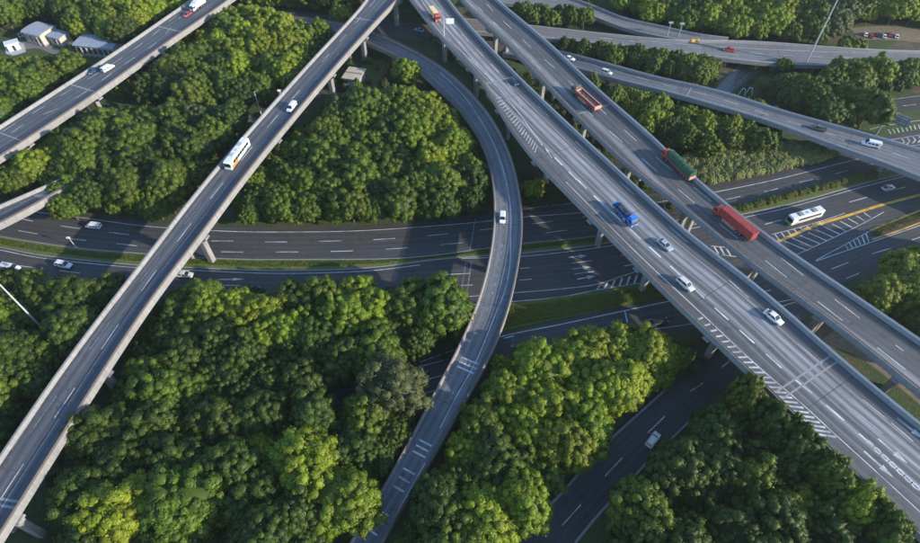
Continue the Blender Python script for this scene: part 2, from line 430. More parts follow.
def ribbon(P, w):
    V = []; F = []
    n = len(P)
    for i in range(n):
        t = (P[min(n - 1, i + 1)] - P[max(0, i - 1)]); t.z = 0; t.normalize(); r = Vector((t.y, -t.x, 0)) * w / 2
        V += [P[i] - r, P[i] + r]
    for i in range(n - 1): F.append((2 * i, 2 * i + 1, 2 * i + 3, 2 * i + 2))
    return V, F
def flat(name, V, F, m, parent):
    me = bpy.data.meshes.new(name); me.from_pydata(V, [], F); me.update()
    if me.polygons and me.polygons[0].normal.z < 0: me.flip_normals()
    return link(name, me, m, parent)
def line(root, px, z, w=.22, dash=None, m=None, dz=.012, start=0, D=None):
    """paint along pixels px on height z (or on the deck D)"""
    if D is not None:
        pts = []
        for x, y in px:
            p = at(x, y, D.C[0].z)
            for _ in range(4): p = at(x, y, D.zat(p))
            pts.append(p)
    else: pts = [at(x, y, z) for x, y in px]
    P = catmull(pts, 1.5)
    if D is not None:
        for p in P: p.z = D.zat(p)
    for p in P: p.z += dz
    m = m or M['paint']
    if dash is None:
        V, F = ribbon(P, w); return flat('edge_line', V, F, m, root)
    L = [0]
    for a, b in zip(P[:-1], P[1:]): L.append(L[-1] + (b - a).length)
    def pt(s):
        j = 0
        while j < len(L) - 2 and L[j + 1] < s: j += 1
        return P[j].lerp(P[j + 1], (s - L[j]) / max(1e-6, L[j + 1] - L[j]))
    s = start
    while s < L[-1]:
        e = min(s + dash[0], L[-1])
        if e - s > .5:
            V, F = ribbon([pt(s), pt((s + e) / 2), pt(e)], w); flat('lane_dash', V, F, m, root)
        s += dash[0] + dash[1]
def bars(root, quads, z, w=.45, m=None, name='hatch_bar', dz=.013):
    if z == 0: dz = max(dz, .036)
    for (a, b) in quads:
        A, B = at(*a, z), at(*b, z); A.z += dz; B.z += dz
        V, F = ribbon([A, B], w); flat(name, V, F, m or M['paint'], root)
def ladder(root, a0, a1, b0, b1, n, z, w=.45, m=None):
    """n bars between the pixel lines a0-a1 and b0-b1"""
    q = []
    for k in range(n):
        t = (k + .5) / n
        q.append(((a0[0] + (a1[0] - a0[0]) * t, a0[1] + (a1[1] - a0[1]) * t), (b0[0] + (b1[0] - b0[0]) * t, b0[1] + (b1[1] - b0[1]) * t)))
    bars(root, q, z, w, m)
def arrow(root, a, b, z, w=.32, head=1.1, m=None):
    A, B = at(*a, z), at(*b, z); d = (B - A); L = d.length; d.normalize(); r = Vector((d.y, -d.x, 0)); o = Vector((0, 0, .014))
    n = A + d * L * .58
    o = Vector((0, 0, .036)) if z == 0 else o
    V = [A - r * w / 2 + o, A + r * w / 2 + o, n + r * w / 2 + o, n - r * w / 2 + o, n + r * head / 2 + o, B + o, n - r * head / 2 + o]
    flat('road_arrow', V, [(0, 1, 2, 3), (3, 2, 4, 5, 6)], m or M['paint'], root)

def sheet(name, Lpx, Rpx, z, m, parent=None, kind=None, z2=None, step=4, corr=True):
    A = catmull([at(*p, 0) if len(p) == 2 else at(*p) for p in Lpx], step); B = catmull([at(*p, 0) if len(p) == 2 else at(*p) for p in Rpx], step)
    n = max(len(A), len(B), 6); A = resample(A, n); B = resample(B, n)
    V = []; F = []; U = []; s = 0
    K = 6
    for i in range(n):
        if i: s += ((A[i] + B[i]) - (A[i - 1] + B[i - 1])).length / 2
        w = (A[i] - B[i]).length
        for k in range(K + 1):
            p = A[i].lerp(B[i], k / K); V.append((p.x, p.y, p.z + z)); U.append((w * (k / K - .5), s))
    for i in range(n - 1):
        for k in range(K): a = i * (K + 1) + k; F.append((a, a + 1, a + K + 2, a + K + 1))
    me = bpy.data.meshes.new(name); me.from_pydata(V, [], F)
    uv = me.uv_layers.new(name='UVMap'); uv.data.foreach_set('uv', np.array([U[l.vertex_index] for l in me.loops], dtype=np.float32).ravel())
    me.update()
    if sum(p.normal.z for p in me.polygons) < 0: me.flip_normals()
    o = link(name, me, m, parent)
    if kind: o['kind'] = kind
    if corr: CORR.append(([((a + b) / 2).xy for a, b in zip(A, B)], [(a - b).length / 2 for a, b in zip(A, B)], -1))
    return o
def kerb(parent, px, z=0, w=.3, h=.15, m=None, name='kerb'):
    P = catmull([at(*p, z) for p in px], 3); bm = bmesh.new(); rings = []
    for i in range(len(P)):
        t = (P[min(len(P) - 1, i + 1)] - P[max(0, i - 1)]); t.z = 0; t.normalize(); r = Vector((t.y, -t.x, 0)) * w / 2; c = P[i]
        rings.append([c - r, c - r + Vector((0, 0, h)), c + r + Vector((0, 0, h)), c + r])
    loft(bm, rings); return link(name, bmm(name, bm), m or M['concrete_grey'], parent)

# ------------------------------------------------------------------ ground and roads at ground level
bm = bmesh.new(); bmesh.ops.create_grid(bm, x_segments=60, y_segments=60, size=3000)
for v in bm.verts: v.co.y += 800
g = link('ground', bmm('ground', bm), M['ground']); g['kind'] = 'structure'

# north carriageway
G1N = [(-120, 180), (-40, 196), (39, 208), (87, 213.5), (144, 221), (230, 226.4), (301, 227), (362, 225.7), (415, 222.4), (470, 217), (525, 205), (588, 198), (650, 192), (716, 183), (801, 165), (850, 147), (900, 134), (985, 118)]
G1S = [(-120, 214), (-40, 228), (0, 236), (80, 248), (142, 253), (230, 258.5), (313, 259), (396, 258), (442, 254), (470, 250), (525, 243), (601, 235), (680, 219), (742, 205), (820, 186), (870, 174), (920, 162), (985, 148)]
road1 = sheet('north_carriageway', G1N, G1S, .02, M['asphalt_dark'], kind='structure')
G2N = [(-120, 228), (-40, 241), (0, 248), (35, 255), (134, 265.5), (195, 268.5), (280, 271.5), (369, 268.5), (440, 260), (526, 253.5), (609, 243.5), (690, 226), (742, 215), (789, 205), (872, 182), (920, 171), (985, 156)]
G2S = [(-120, 268), (-40, 275), (0, 282), (60, 292), (134, 300), (195, 304), (280, 306), (369, 306), (440, 304), (526, 302), (609, 290), (665, 284), (720, 278), (790, 268), (850, 262), (920, 250), (985, 236)]
road2 = sheet('south_carriageway', G2N, G2S, .02, M['asphalt_dark'], kind='structure')
B1N = [(330, 392), (420, 360), (503, 333), (560, 321), (639, 304.5), (675, 297), (720, 288), (760, 276), (816, 260), (860, 246), (920, 224), (985, 200)]
B1S = [(350, 425), (430, 398), (515, 366), (575, 352), (650, 338), (690, 330), (740, 319), (790, 304), (838, 286), (878, 268), (918, 251), (985, 226)]
road3 = sheet('slip_road', B1N, B1S, .028, M['asphalt_dark'], kind='structure')
DL = [(498, 565), (538, 516), (561, 494), (600, 450), (639, 414), (680, 378), (735, 334), (770, 304)]
DR = [(548, 580), (592, 522), (622, 489), (655, 455), (690, 420), (730, 383), (780, 340), (815, 306)]
road4 = sheet('underpass_road', DL, DR, .024, M['asphalt_dark'], kind='structure')
# road east of the far right and the paths
road5 = sheet('far_east_road', [(850, 99), (883, 98.5), (920, 93.5), (990, 86)], [(850, 117), (893, 113), (920, 109), (990, 100)], .02, M['asphalt_dark'], kind='structure')
road6 = sheet('connecting_road', [(760, 50), (744, 61), (715, 89), (700, 104)], [(778, 55), (765, 66), (733, 93), (718, 108)], .02, M['asphalt_pale'], kind='structure')
road7 = sheet('upper_west_road', [(230, 6), (305, 13), (345, 17), (400, 22), (450, 28), (500, 38), (540, 46)], [(230, 17), (303, 27), (345, 33), (400, 38), (450, 46), (495, 54), (530, 60)], .016, M['asphalt_mid'], kind='structure')
sheet('woodland_path', [(130, 94), (165, 98), (215, 104), (260, 120), (310, 132), (348, 131)], [(130, 98), (165, 102), (213, 108), (258, 125), (308, 138), (346, 136)], .02, M['asphalt_pale'], kind='structure')
sheet('dirt_track', [(690, 224), (640, 196), (580, 160), (530, 110)], [(716, 232), (660, 204), (598, 160), (545, 110)], .008, M['dirt'], kind='structure', corr=False)
sheet('bare_earth', [(815, 345), (850, 352), (905, 392), (960, 440)], [(835, 330), (870, 348), (925, 385), (980, 430)], .012, M['dirt'], kind='structure', corr=False)
sheet('parking_yard', [(850, 28), (880, 26), (935, 30)], [(860, 40), (890, 40), (935, 44)], .02, M['dirt'], kind='structure')
# grass strips (raised behind kerbs)
sheet('central_reservation', [(-120, 215), (-40, 229), (0, 237), (80, 249), (142, 254), (230, 259.5), (313, 260), (396, 259), (442, 255), (470, 251), (525, 244), (601, 236), (680, 220), (742, 206), (820, 187), (870, 175), (920, 163), (985, 149)],
      [(-120, 227), (-40, 240), (0, 247), (35, 254), (134, 264.5), (195, 267.5), (280, 270.5), (369, 267.5), (440, 259), (526, 252.5), (609, 242.5), (690, 225), (742, 214), (789, 204), (872, 181), (920, 170), (985, 155)], .14, M['verge'], kind='structure')
sheet('grass_verge', [(420, 322), (470, 312), (515, 303.5), (596, 292), (650, 282), (700, 276), (760, 266)], [(430, 350), (480, 338), (503, 331), (560, 319), (639, 302.5), (675, 295), (757, 273)], .14, M['verge'], kind='structure')
sheet('lawn', [(780, 62), (830, 64), (880, 76)], [(738, 92), (790, 96), (860, 98)], .012, M['verge'], kind='structure', corr=False)
sheet('clearing', [(345, 98), (370, 60), (450, 80)], [(345, 112), (400, 110), (470, 112)], .012, M['verge'], kind='structure', corr=False)
for px in (G1S, G2N):
    kerb(road2 if px is G2N else road1, [(x, y + (.6 if px is G1S else -.6)) for x, y in px])

# paint on the ground roads ("z" is the height of the sheet)
dz = .03
line(road1, [(-60, 196), (0, 206), (39, 212.4), (87, 218.5), (144, 226), (230, 231.4), (301, 232), (362.6, 230.7), (415.6, 227.4), (470, 223), (525, 217), (588, 212), (660, 202), (721, 191), (774, 180), (862, 158)], 0, .25, dz=dz)
line(road1, [(500, 214), (525, 209), (576, 203), (640, 196)], 0, .2, dz=dz)
DSH = (6.6, 9.6)
line(road1, [(-30, 207), (29, 220.5), (68, 227), (115, 233), (180, 240.5), (230, 241), (277, 242), (334, 241), (360, 240.3), (386, 239), (426, 236), (490, 229), (540, 223), (590, 216)], 0, .22, DSH, dz=dz, start=1)
line(road1, [(-30, 222), (20, 231), (60, 237.5), (110, 243), (180, 250), (230, 252), (275, 252), (333, 251.5), (386, 249.3), (427, 246), (490, 240), (545, 233), (600, 226)], 0, .22, DSH, dz=dz, start=1)
line(road1, [(720, 201), (757, 193), (773, 190), (797, 183), (813, 179.6), (850, 170), (890, 160)], 0, .2, (5.5, 8.5), dz=dz, start=2)
line(road1, [(870, 129.5), (884, 126), (920, 120.5), (960, 115)], 0, .25, dz=dz)
line(road1, [(890, 140), (920, 135), (960, 128)], 0, .2, dz=dz); line(road1, [(896, 148), (925, 144), (960, 138)], 0, .2, dz=dz)
ladder(road1, (886, 130), (925, 123.5), (889, 134.5), (926, 128), 9, 0, .35)
for k in range(6):
    x = 901 + k * 5.6; y = 145.5 - k * .9
    bars(road1, [((x, y), (x + 3.4, y - 3.6)), ((x + 3.4, y - 3.6), (x + .6, y - 6.6))], 0, .4)
line(road2, [(-60, 240), (0, 250), (35, 257), (134, 267.5), (195, 270.5), (280, 273.5), (369, 270.8), (420, 265)], 0, .2, dz=dz)
line(road2, [(462, 258.5), (500, 257.3), (530, 255.8), (609, 246), (690, 229), (742, 218), (789, 207.5), (872, 184.5), (930, 170)], 0, .22, dz=dz)
line(road2, [(-30, 258), (0, 263), (25, 266.5), (56, 270), (78, 273), (107, 276.5), (140, 279), (190, 283), (222, 285), (260, 287)], 0, .2, (6.5, 7.3), dz=dz, start=1)
bars(road2, [((218, 285.2), (240, 285.4))], 0, .25, name='lane_dash'); arrow(road2, (218, 279.5), (244, 279.2), 0, .3, 1.0)
bars(road2, [((446, 274.6), (470, 273.4)), ((461, 285.5), (473, 285)), ((520, 268.5), (530.5, 267.6)), ((519, 280.2), (532, 279.2)), ((621, 255.5), (632, 253.8)), ((624, 266), (639, 263.6))], 0, .25, name='lane_dash')
line(road2, [(430, 300), (470, 296.5), (516, 292.7), (560, 289), (596, 284.4), (620, 277), (646, 268), (665, 262)], 0, .22, dz=dz)
line(road2, [(470, 305), (515, 301.4), (560, 297), (596, 290.3), (640, 283), (660, 280)], 0, .22, dz=dz)
for q in (((568.5, 257.5), (587, 255.5)), ((572, 269), (591, 267)), ((577, 279.3), (595, 276))): arrow(road2, q[0], q[1], 0, .35, 1.5)
bars(road2, [((571.5, 263.2), (591.5, 260.8)), ((574.5, 274), (594, 271.5))], 0, .22, name='lane_dash')
for k in range(8):
    x = 597 + k * 7.4; y = 289.8 - k * 1.2; h = min(7.2, 5 + k * .9)
    bars(road2, [((x, y), (x + 3.2, y - h - k * .35))], 0, .5)
line(road2, [(475.5, 218), (470, 250)], 0, .3, m=M['paint_worn'], dz=dz); line(road2, [(466, 262), (461, 292)], 0, .3, m=M['paint_worn'], dz=dz); line(road2, [(471.5, 262), (467, 292)], 0, .3, m=M['paint_worn'], dz=dz)
# right-hand part between the bridges
bars(road2, [((765, 224.5), (781, 220)), ((849, 202.2), (867, 197.4)), ((886, 191.5), (906, 187)), ((735, 232.5), (748, 229))], 0, .25, name='lane_dash')
line(road2, [(768, 245), (783, 239.5), (812.6, 226.5), (845, 216.4), (885.5, 204), (920, 195), (965, 184)], 0, .95, m=M['paint_yellow'], dz=dz)
line(road2, [(772, 234.5), (790, 230), (825, 220), (845, 213)], 0, .2, dz=dz)
ladder(road2, (772, 235.5), (822, 221.5), (776, 241), (826, 224.5), 8, 0, .35)
line(road2, [(796, 255), (806, 250.5), (835, 237), (862, 224), (884, 212)], 0, .22, dz=dz)
for k in range(11):
    t = k / 11; a = (784 + 88 * t, 241 - 31 * t); b = (802 + 76 * t, 252.5 - 36.5 * t - 1); c = (b[0] - 1 + 7 * (1 - t), b[1] + .3)
    bars(road2, [(a, (c[0], c[1] - 1))], 0, .42)
line(road2, [(816, 260.3), (835, 250), (850, 242), (869, 231.5)], 0, .2, dz=dz)
line(road2, [(870, 230.5), (895, 220.5), (925, 208.5), (960, 196)], 0, .6, m=M['paint_yellow'], dz=dz); line(road3, [(872, 239.5), (898, 231), (930, 219)], 0, .5, m=M['paint_yellow'], dz=.036)
line(road3, [(816, 261.2), (850, 249.5), (885, 237.5), (920, 225.5), (965, 209)], 0, .24, dz=.035)
ladder(road2, (843, 246), (868, 232.6), (846, 250), (871, 241.5), 6, 0, .35)
line(road3, [(420, 362), (460, 348), (503, 336), (560, 324.5), (639, 307.6), (675, 300), (690, 297)], 0, .25, dz=.035)
line(road3, [(655, 329), (680, 325.5), (700, 322), (777, 302.5), (795, 299)], 0, .22, dz=.035)
line(road3, [(740, 313), (779, 307), (795, 302)], 0, .2, dz=.035)
bars(road3, [((597, 331.5), (616, 328)), ((646, 320.5), (657, 318.2)), ((422, 380.5), (442, 375.6)), ((424, 393.5), (438, 389.6)), ((422, 366), (444, 360)), ((764, 291.5), (771, 289.8)),
      ((831, 269.2), (848.5, 262.4)), ((846, 278.6), (859.5, 273)), ((872, 253.8), (890.5, 248.3)), ((883, 263.8), (900.5, 258.2)), ((912, 240), (921, 237))], 0, .24, name='lane_dash', dz=.035)
bars(road4, [((562, 525.4), (581, 504.5)), ((605, 476), (622.4, 457.5)), ((647.6, 433), (665, 416)), ((690, 391.5), (703, 383)), ((722, 367), (736, 356))], 0, .24, name='lane_dash', dz=.03)
kerb(road4, [(520, 532), (538, 516), (561, 494), (600, 450), (639, 414), (670, 386)], 0, .5, .8, M['concrete_grey'], 'low_wall')
kerb(road4, [(575, 543), (592, 522), (622, 489), (655, 455), (690, 421)], 0, .5, .8, M['concrete_grey'], 'low_wall')
line(road5, [(860, 101.5), (883, 100.5), (920, 96), (980, 90)], 0, .2, dz=dz); bars(road5, [((903, 106), (916, 104.4))], 0, .25, name='lane_dash')
# hatched gore seen between the two bridges
for k in range(5): bars(road2, [((714 + k * 6, 246.5 + k * .6), (718.5 + k * 6, 254 + k * .8))], 0, .5)
bars(road2, [((711, 246), (742, 249)), ((722, 255), (746, 258))], 0, .3)
for o in (road1, road2, road3, road4, road5, road6, road7): o['kind'] = 'structure'

# ------------------------------------------------------------------ elevated carriageways
# left bridge
v_left = empty('bridge', (0, 0, 0), 0, 'long straight bridge at left carrying the white coach, with pale parapets', 'bridge')
Z = 13.05
DL1 = Deck([(373, -12, Z), (366, 0, Z), (301, 71, Z), (205, 180, Z), (142.5, 260, Z), (63, 363, Z), (-6, 463, Z)],
           [(409, -12, Z), (396.5, 0, Z), (340, 61.5, Z), (241.5, 180, Z), (204, 231, Z), (153, 297, Z), (108.7, 363, Z), (16.6, 509, Z)])
for c in DL1.C: c.z = 12
build_deck(DL1, v_left, M['asphalt_left'], M['concrete_pale'], None, M['rail_rust'], thick=1.0, lwide=.65)
for px in ((401, 3), (373, 38), (335, 78), (281, 138), (205, 237), (116, 368), (18, 517), (427, -25)): pier(DL1, v_left, DL1.near(at(*px, 11)), spread=.32, size=(1.9, 1.7))
for px in ((372, 21), (20, 502)): joint(DL1, v_left, px, 12, .5)
joint(DL1, v_left, (16, 508), 12, .5)
line(v_left, [(-30, 548), (1.8, 497), (55.7, 416), (102, 348.4), (141.5, 291), (177.4, 241.5), (210.7, 198.3), (244, 157), (272, 122), (300, 90)], 12, .2, (7.2, 10.3), D=DL1, start=9)
line(v_left, [(30, 433), (75, 370), (120, 308), (160, 256), (200, 205), (228, 170)], 12, .2, (9, 12), m=M['paint_worn'], D=DL1)
line(v_left, [(258, 150), (290, 112), (335, 58), (378, 8)], 12, .2, (6, 8), m=M['paint_worn'], D=DL1)
line(v_left, [(322, 62), (345, 36), (378, -3)], 12, .2, (6, 9), D=DL1)
line(v_left, [(12, 449), (70, 363), (148, 261), (210, 180), (304, 73), (369, 2)], 12, .18, m=M['paint_worn'], D=DL1)

# top-left bridge
v_tl = empty('bridge', (0, 0, 0), 0, 'bridge in the top left corner with two columns below, passing the grey roofed buildings', 'bridge')
Z = 11.5
DL0 = Deck([(-60, 164, Z), (0, 125, Z), (55, 90, Z), (120, 48, Z), (190, 0, Z), (215, -16, Z)],
           [(-60, 194, Z), (0, 157, Z), (47, 126, Z), (98, 92, Z), (168, 42, Z), (205, 17, Z), (240, -8, Z)])
for c in DL0.C: c.z = 10.5
build_deck(DL0, v_tl, M['asphalt_left'], M['concrete_pale'], None, M['rail_rust'], thick=1.0, lwide=.65)
for px in ((97, 97), (22, 146), (165, 52)): pier(DL0, v_tl, DL0.near(at(*px, 9)), spread=.28)
joint(DL0, v_tl, (82, 88), 10.5, .6); joint(DL0, v_tl, (164, 28), 10.5, .7); joint(DL0, v_tl, (14, 138), 10.5, .4)
line(v_tl, [(-30, 152), (10, 127), (40, 109), (58, 97.5), (88, 79), (116, 62), (148, 39), (165, 25), (196, 2)], 10.5, .2, (5, 6.5), D=DL0)
line(v_tl, [(-30, 160), (10, 134), (26, 123), (66.5, 104), (90, 89), (125, 64), (155, 44), (181, 17)], 10.5, .2, (5, 7), D=DL0, start=3)
line(v_tl, [(-30, 150), (3, 128), (58, 93), (123, 51), (190, 5)], 10.5, .16, m=M['paint_worn'], D=DL0)

# short bridge at left edge
v_ml = empty('bridge', (0, 0, 0), 0, 'short bridge stub running into the wood at the left edge of the photo', 'bridge')
DL2 = Deck([(-60, 230, 9.6), (0, 205, 9.6), (53, 181, 9.6), (95, 160, 5), (130, 140, 1.5)], [(-60, 249, 9.6), (0, 225, 9.6), (55, 193.5, 9.6), (100, 170, 5), (138, 148, 1.5)], (60, 5))
for c in DL2.C: c.z -= 1.0
build_deck(DL2, v_ml, M['asphalt_left'], M['concrete_pale'], None, M['rail_rust'], thick=1.0, gird=1.2, lwide=.6)
_c = CORR.pop(); _k = DL2.near(at(50, 190, 8)); CORR.append((_c[0][:_k], _c[1][:_k], _c[2][:_k]))
line(v_ml, [(-40, 230), (0, 211), (30, 199), (52, 189)], 8.6, .16, m=M['paint_worn'])

# curved ramp
v_c = empty('ramp', (0, 0, 0), 0, 'narrow curved ramp sweeping from the top centre down to the bottom centre', 'ramp')
CR = [(300, 17, 3.5), (340, 22, 4.5), (377, 32, 6), (398, 41, 7), (415, 50, 8), (433, 60, 8), (460, 81, 8), (490, 114, 9), (506, 142, 9), (516, 170, 9), (520, 190, 9), (524, 218, 9), (522.5, 245, 9), (518, 269, 9), (514, 290, 9), (506, 322, 8.5), (488, 362, 8), (466, 400, 7), (446, 436, 6), (426, 470, 5), (404, 505, 4), (378, 548, 3)]
CL = [(300, 27, 3.5), (340, 34, 4.5), (378, 48, 6), (403, 59, 7), (420, 70, 8), (433, 83, 8), (449, 97, 8), (468, 119, 9), (482, 141, 9), (491, 167, 9), (494, 190, 9), (495, 208, 9), (493.5, 235, 9), (488.5, 264, 9), (482, 290, 9), (470, 322, 8.5), (451, 362, 8), (429, 399.5, 7), (411, 437.6, 6), (389, 476, 5), (349, 543, 3)]
DC = Deck(CL, CR, (30, 70))
for k, c in enumerate(DC.C): c.z -= .95
# the frame's right side is to the east here, so left / right rails follow the way down
build_deck(DC, v_c, M['asphalt_ramp'], M['concrete_pale'], M['rail_rust'], M['rail_rust'], par_h=.95, thick=.8, gird=1.2)
for px in ((300, 22), (345, 30), (388, 44), (436, 72), (480, 128), (508, 190), (505, 262), (488, 330), (462, 372), (432, 420)):
    pier(DC, v_c, DC.near(at(*px, 8)), cols=1, size=(1.5, 1.7), depth=1.9, cap=-.6, m=M['concrete'])
line(v_c, [(440, 72), (462, 94), (482, 122), (497, 152), (506, 180), (511, 213), (510.5, 240), (510, 263), (505, 290), (496, 312.6), (476.6, 360), (456, 397), (440, 428)], 8, .2, D=DC)
line(v_c, [(497, 190), (498, 213), (496.5, 238), (491.5, 265), (484.5, 293), (473.5, 322), (455, 360), (433, 399), (393, 476), (355, 540)], 8, .18, m=M['paint_worn'], D=DC)
line(v_c, [(502, 190), (504, 215), (503, 240), (499, 265), (492, 295), (481, 325)], 8, .35, (1.2, 1.6), m=M['paint_worn'], D=DC)
for (x, y) in ((371, 531), (378, 521), (384, 513), (396, 487), (401.5, 478), (407, 470), (418, 453.5), (422, 448), (426, 443), (466, 370), (468.5, 365.5), (471, 361)):
    q = at(x, y, 5)
    for _ in range(4): q = at(x, y, DC.zat(q))
    i = DC.near(q); c, t, r = DC.frame(i); c2 = c + t * (q - c).dot(t); w = DC.W[i] / 2 - 1.7
    V = [c2 - r * w - t * .2, c2 + r * w - t * .2, c2 + r * w + t * .2, c2 - r * w + t * .2]
    for v in V: v.z = DC.zat(v) + .014
    flat('slow_bar', V, [(0, 1, 2, 3)], M['paint'], v_c)
line(v_c, [(425, 463), (412, 486), (399, 509), (383, 537)], 5, .2, D=DC)

# main bridge, cars and blue truck
v_m = empty('bridge', (0, 0, 0), 0, 'wide main bridge carrying the blue truck and white cars towards the lower right', 'bridge')
Z = 15.0
DM = Deck([(404, -10, Z), (412, 0, Z), (444, 40, Z), (473, 68.5, Z), (493, 97, Z), (506, 120, Z), (539.6, 164, Z), (556, 180, Z), (626, 251, Z), (698, 322.5, Z), (735, 357, Z), (788, 408, Z), (842, 461, Z), (920, 534, Z), (965, 576, Z)],
          [(436, -14, Z), (449, 0, Z), (460, 15, Z), (506, 64, Z), (546, 103, Z), (629, 180, Z), (700, 243, Z), (746, 276, Z), (842, 360, Z), (920, 424, Z), (985, 475, Z)])
for c in DM.C: c.z = 14
build_deck(DM, v_m, M['asphalt_main'], M['concrete_grey'], M['rail_rust'], M['rail_steel'], thick=.9, uvoff=1, wide=.6)
for px in ((470, 68), (500, 112), (539, 166), (590, 220), (642, 270), (705, 333), (775, 396), (850, 470), (440, 32)): pier(DM, v_m, DM.near(at(*px, 12)), spread=.2, size=(1.6, 1.6))
joint(DM, v_m, (493, 82), 14, .7); joint(DM, v_m, (806, 372), 14, .42); joint(DM, v_m, (813, 378), 14, .42)
line(v_m, [(577.7, 180), (591, 193), (617, 217), (643.5, 241.5), (673, 268.5), (704.9, 298.7), (746, 335.8), (790.4, 375.6), (816, 396.5), (842.7, 419.3), (872, 445)], 14, .34, (4.3, 3.4), D=DM, m=M['paint_fresh'])
line(v_m, [(541, 144), (552, 155), (564, 167), (577, 180)], 14, .34, (4.2, 3.3), D=DM, m=M['paint_fresh'])
line(v_m, [(421, 0), (447.5, 37.6), (479.6, 68.5), (506, 97), (541, 143), (552, 158)], 14, .24, D=DM)
line(v_m, [(436.5, 5), (466, 38.7), (485, 58), (505, 79.6), (521.5, 106)], 14, .22, (6.5, 5.5), D=DM, start=2)
line(v_m, [(445, 27), (458, 41.5), (474, 61), (494, 82)], 14, .22, (6.5, 5.5), D=DM)
line(v_m, [(538, 106), (560, 127), (600, 164), (640, 200), (690, 245), (740, 290), (800, 345), (860, 396), (940, 464)], 14, .2, (6.5, 15), D=DM, m=M['paint'])
ladder(v_m, (494, 98), (536, 154), (500, 96), (538, 147), 19, 14, .32)
line(v_m, [(566, 182), (640, 256), (700, 312), (760, 368), (800, 402), (837, 436), (880, 475), (930, 521)], 14, .24, D=DM)
for k in range(24):
    t = (k / 23) ** .93; bars(v_m, [((698 + (817 - 698) * t, 319.5 + (434 - 319.5) * t), (703 + (836 - 703) * t, 317.5 + (437 - 317.5) * t))], 14, .45)
line(v_m, [(852, 408.5), (882, 433)], 14, .18); line(v_m, [(863, 399.5), (891, 422.5)], 14, .18)
arrow(v_m, (864, 451), (894, 478), 14, .4, 1.4); arrow(v_m, (878, 438.5), (907.5, 463.5), 14, .4, 1.4); arrow(v_m, (897, 418), (925, 440), 14, .4, 1.4)
for k in range(7):
    x, y = 870 + k * 7.6, 443.5 + k * 7.1
    c = at(x, y, 14); bm = bmesh.new()
    ang = math.atan2((at(x + 7.6, y + 7.1, 14) - c).y, (at(x + 7.6, y + 7.1, 14) - c).x)
    for j in range(10):
        a0, a1 = j * math.tau / 10, (j + 1) * math.tau / 10
        q = [(math.cos(a) * rx, math.sin(a) * ry) for a, rx, ry in ((a0, 1.0, .55), (a1, 1.0, .55), (a1, .6, .22), (a0, .6, .22))]
        bm.faces.new([bm.verts.new((p[0], p[1], 0)) for p in q])
    o = link('painted_oval', bmm('painted_oval', bm), M['paint'], v_m); o.location = c + Vector((0, 0, .014)); o.rotation_euler = (0, 0, ang)

# truck bridge
v_t = empty('bridge', (0, 0, 0), 0, 'bridge right of the main one, carrying the red, green and flatbed trucks', 'bridge')
DT = Deck([(452, -14, Z), (462, 0, Z), (510.5, 46, Z), (560, 97, Z), (625.7, 162, Z), (680, 203, Z), (746, 258, Z), (812.6, 306, Z), (873, 352, Z), (925, 395, Z), (975, 435, Z)],
          [(483, -14, Z), (495, -2, Z), (550, 44, Z), (593, 85, Z), (659, 142.5, Z), (695, 178, Z), (773, 240, Z), (866, 303, Z), (920, 340, Z), (985, 384, Z)])
for c in DT.C: c.z = 14
build_deck(DT, v_t, M['asphalt_truck'], M['concrete_grey'], M['rail_rust'], M['rail_steel'], thick=.9, uvoff=1, wide=.6)
for px in ((484, 35), (530, 80), (576, 122), (622, 164), (678, 211), (745, 265), (822, 325), (897, 388)): pier(DT, v_t, DT.near(at(*px, 12)), spread=.2, size=(1.6, 1.6))
joint(DT, v_t, (598, 108), 14, .4)
line(v_t, [(467, -5), (472.9, 1.8), (489, 17.7), (507, 35.8), (526.4, 55.2), (549, 77), (574, 98.8), (601.9, 124.3), (633.7, 151.8), (671, 183), (711, 217), (755.9, 253), (807.6, 293.7), (866.6, 339.1), (910, 373)], 14, .22, (6.8, 9.0), D=DT, start=9.5)
line(v_t, [(470, -13), (483, 0), (498.3, 16.6), (516.5, 33.6), (536, 52.6), (559, 72), (585, 96), (613, 120), (644, 147.5), (683, 179), (698, 190.7), (740, 225), (817, 286), (841, 304), (876.6, 331), (903.7, 351)], 14, .22, (6.8, 9.0), D=DT, start=17)

# bridge with the white van
v_v = empty('bridge', (0, 0, 0), 0, 'low two lane bridge at upper right carrying the white van and the dark pickup', 'bridge')
DV = Deck([(525, 58, 2.5), (568, 66, 4), (599, 75, 6), (676, 94, 8), (695, 99, 8.5), (740, 112, 8.5), (783, 125, 8.5), (826, 142, 8.5), (879, 160, 8.5), (930, 180, 8.5)],
          [(520, 42, 2.5), (560, 50, 4), (580, 55, 5), (661, 77.5, 8), (723, 91.5, 8.5), (779.5, 110, 8.5), (839, 126, 8.5), (920, 149, 8.5), (985, 168, 8.5)], (10, 70))
for c in DV.C: c.z -= 1
# swap so that "right" is the far side
build_deck(DV, v_v, M['asphalt_ramp'], M['concrete_grey'], M['rail_pale'], M['rail_pale'], par_h=.9, thick=.8, gird=1.2, wide=.45)
for px in ((600, 75), (660, 90), (720, 104), (775, 124), (833, 144), (885, 162)): pier(DV, v_v, DV.near(at(*px, 6)), cols=1, size=(1.8, 1.5), depth=1.9, cap=-.8)
line(v_v, [(560, 57), (600, 66), (660, 84), (720, 99), (775, 117), (830, 134), (880, 149), (930, 166)], 7.5, .2, (5, 6), D=DV)
line(v_v, [(560, 53), (600, 62), (660, 79.5), (720, 93.5), (775, 111), (836, 128), (920, 151)], 7.5, .16, D=DV)
joint(DV, v_v, (690, 90), 7.5, .4)

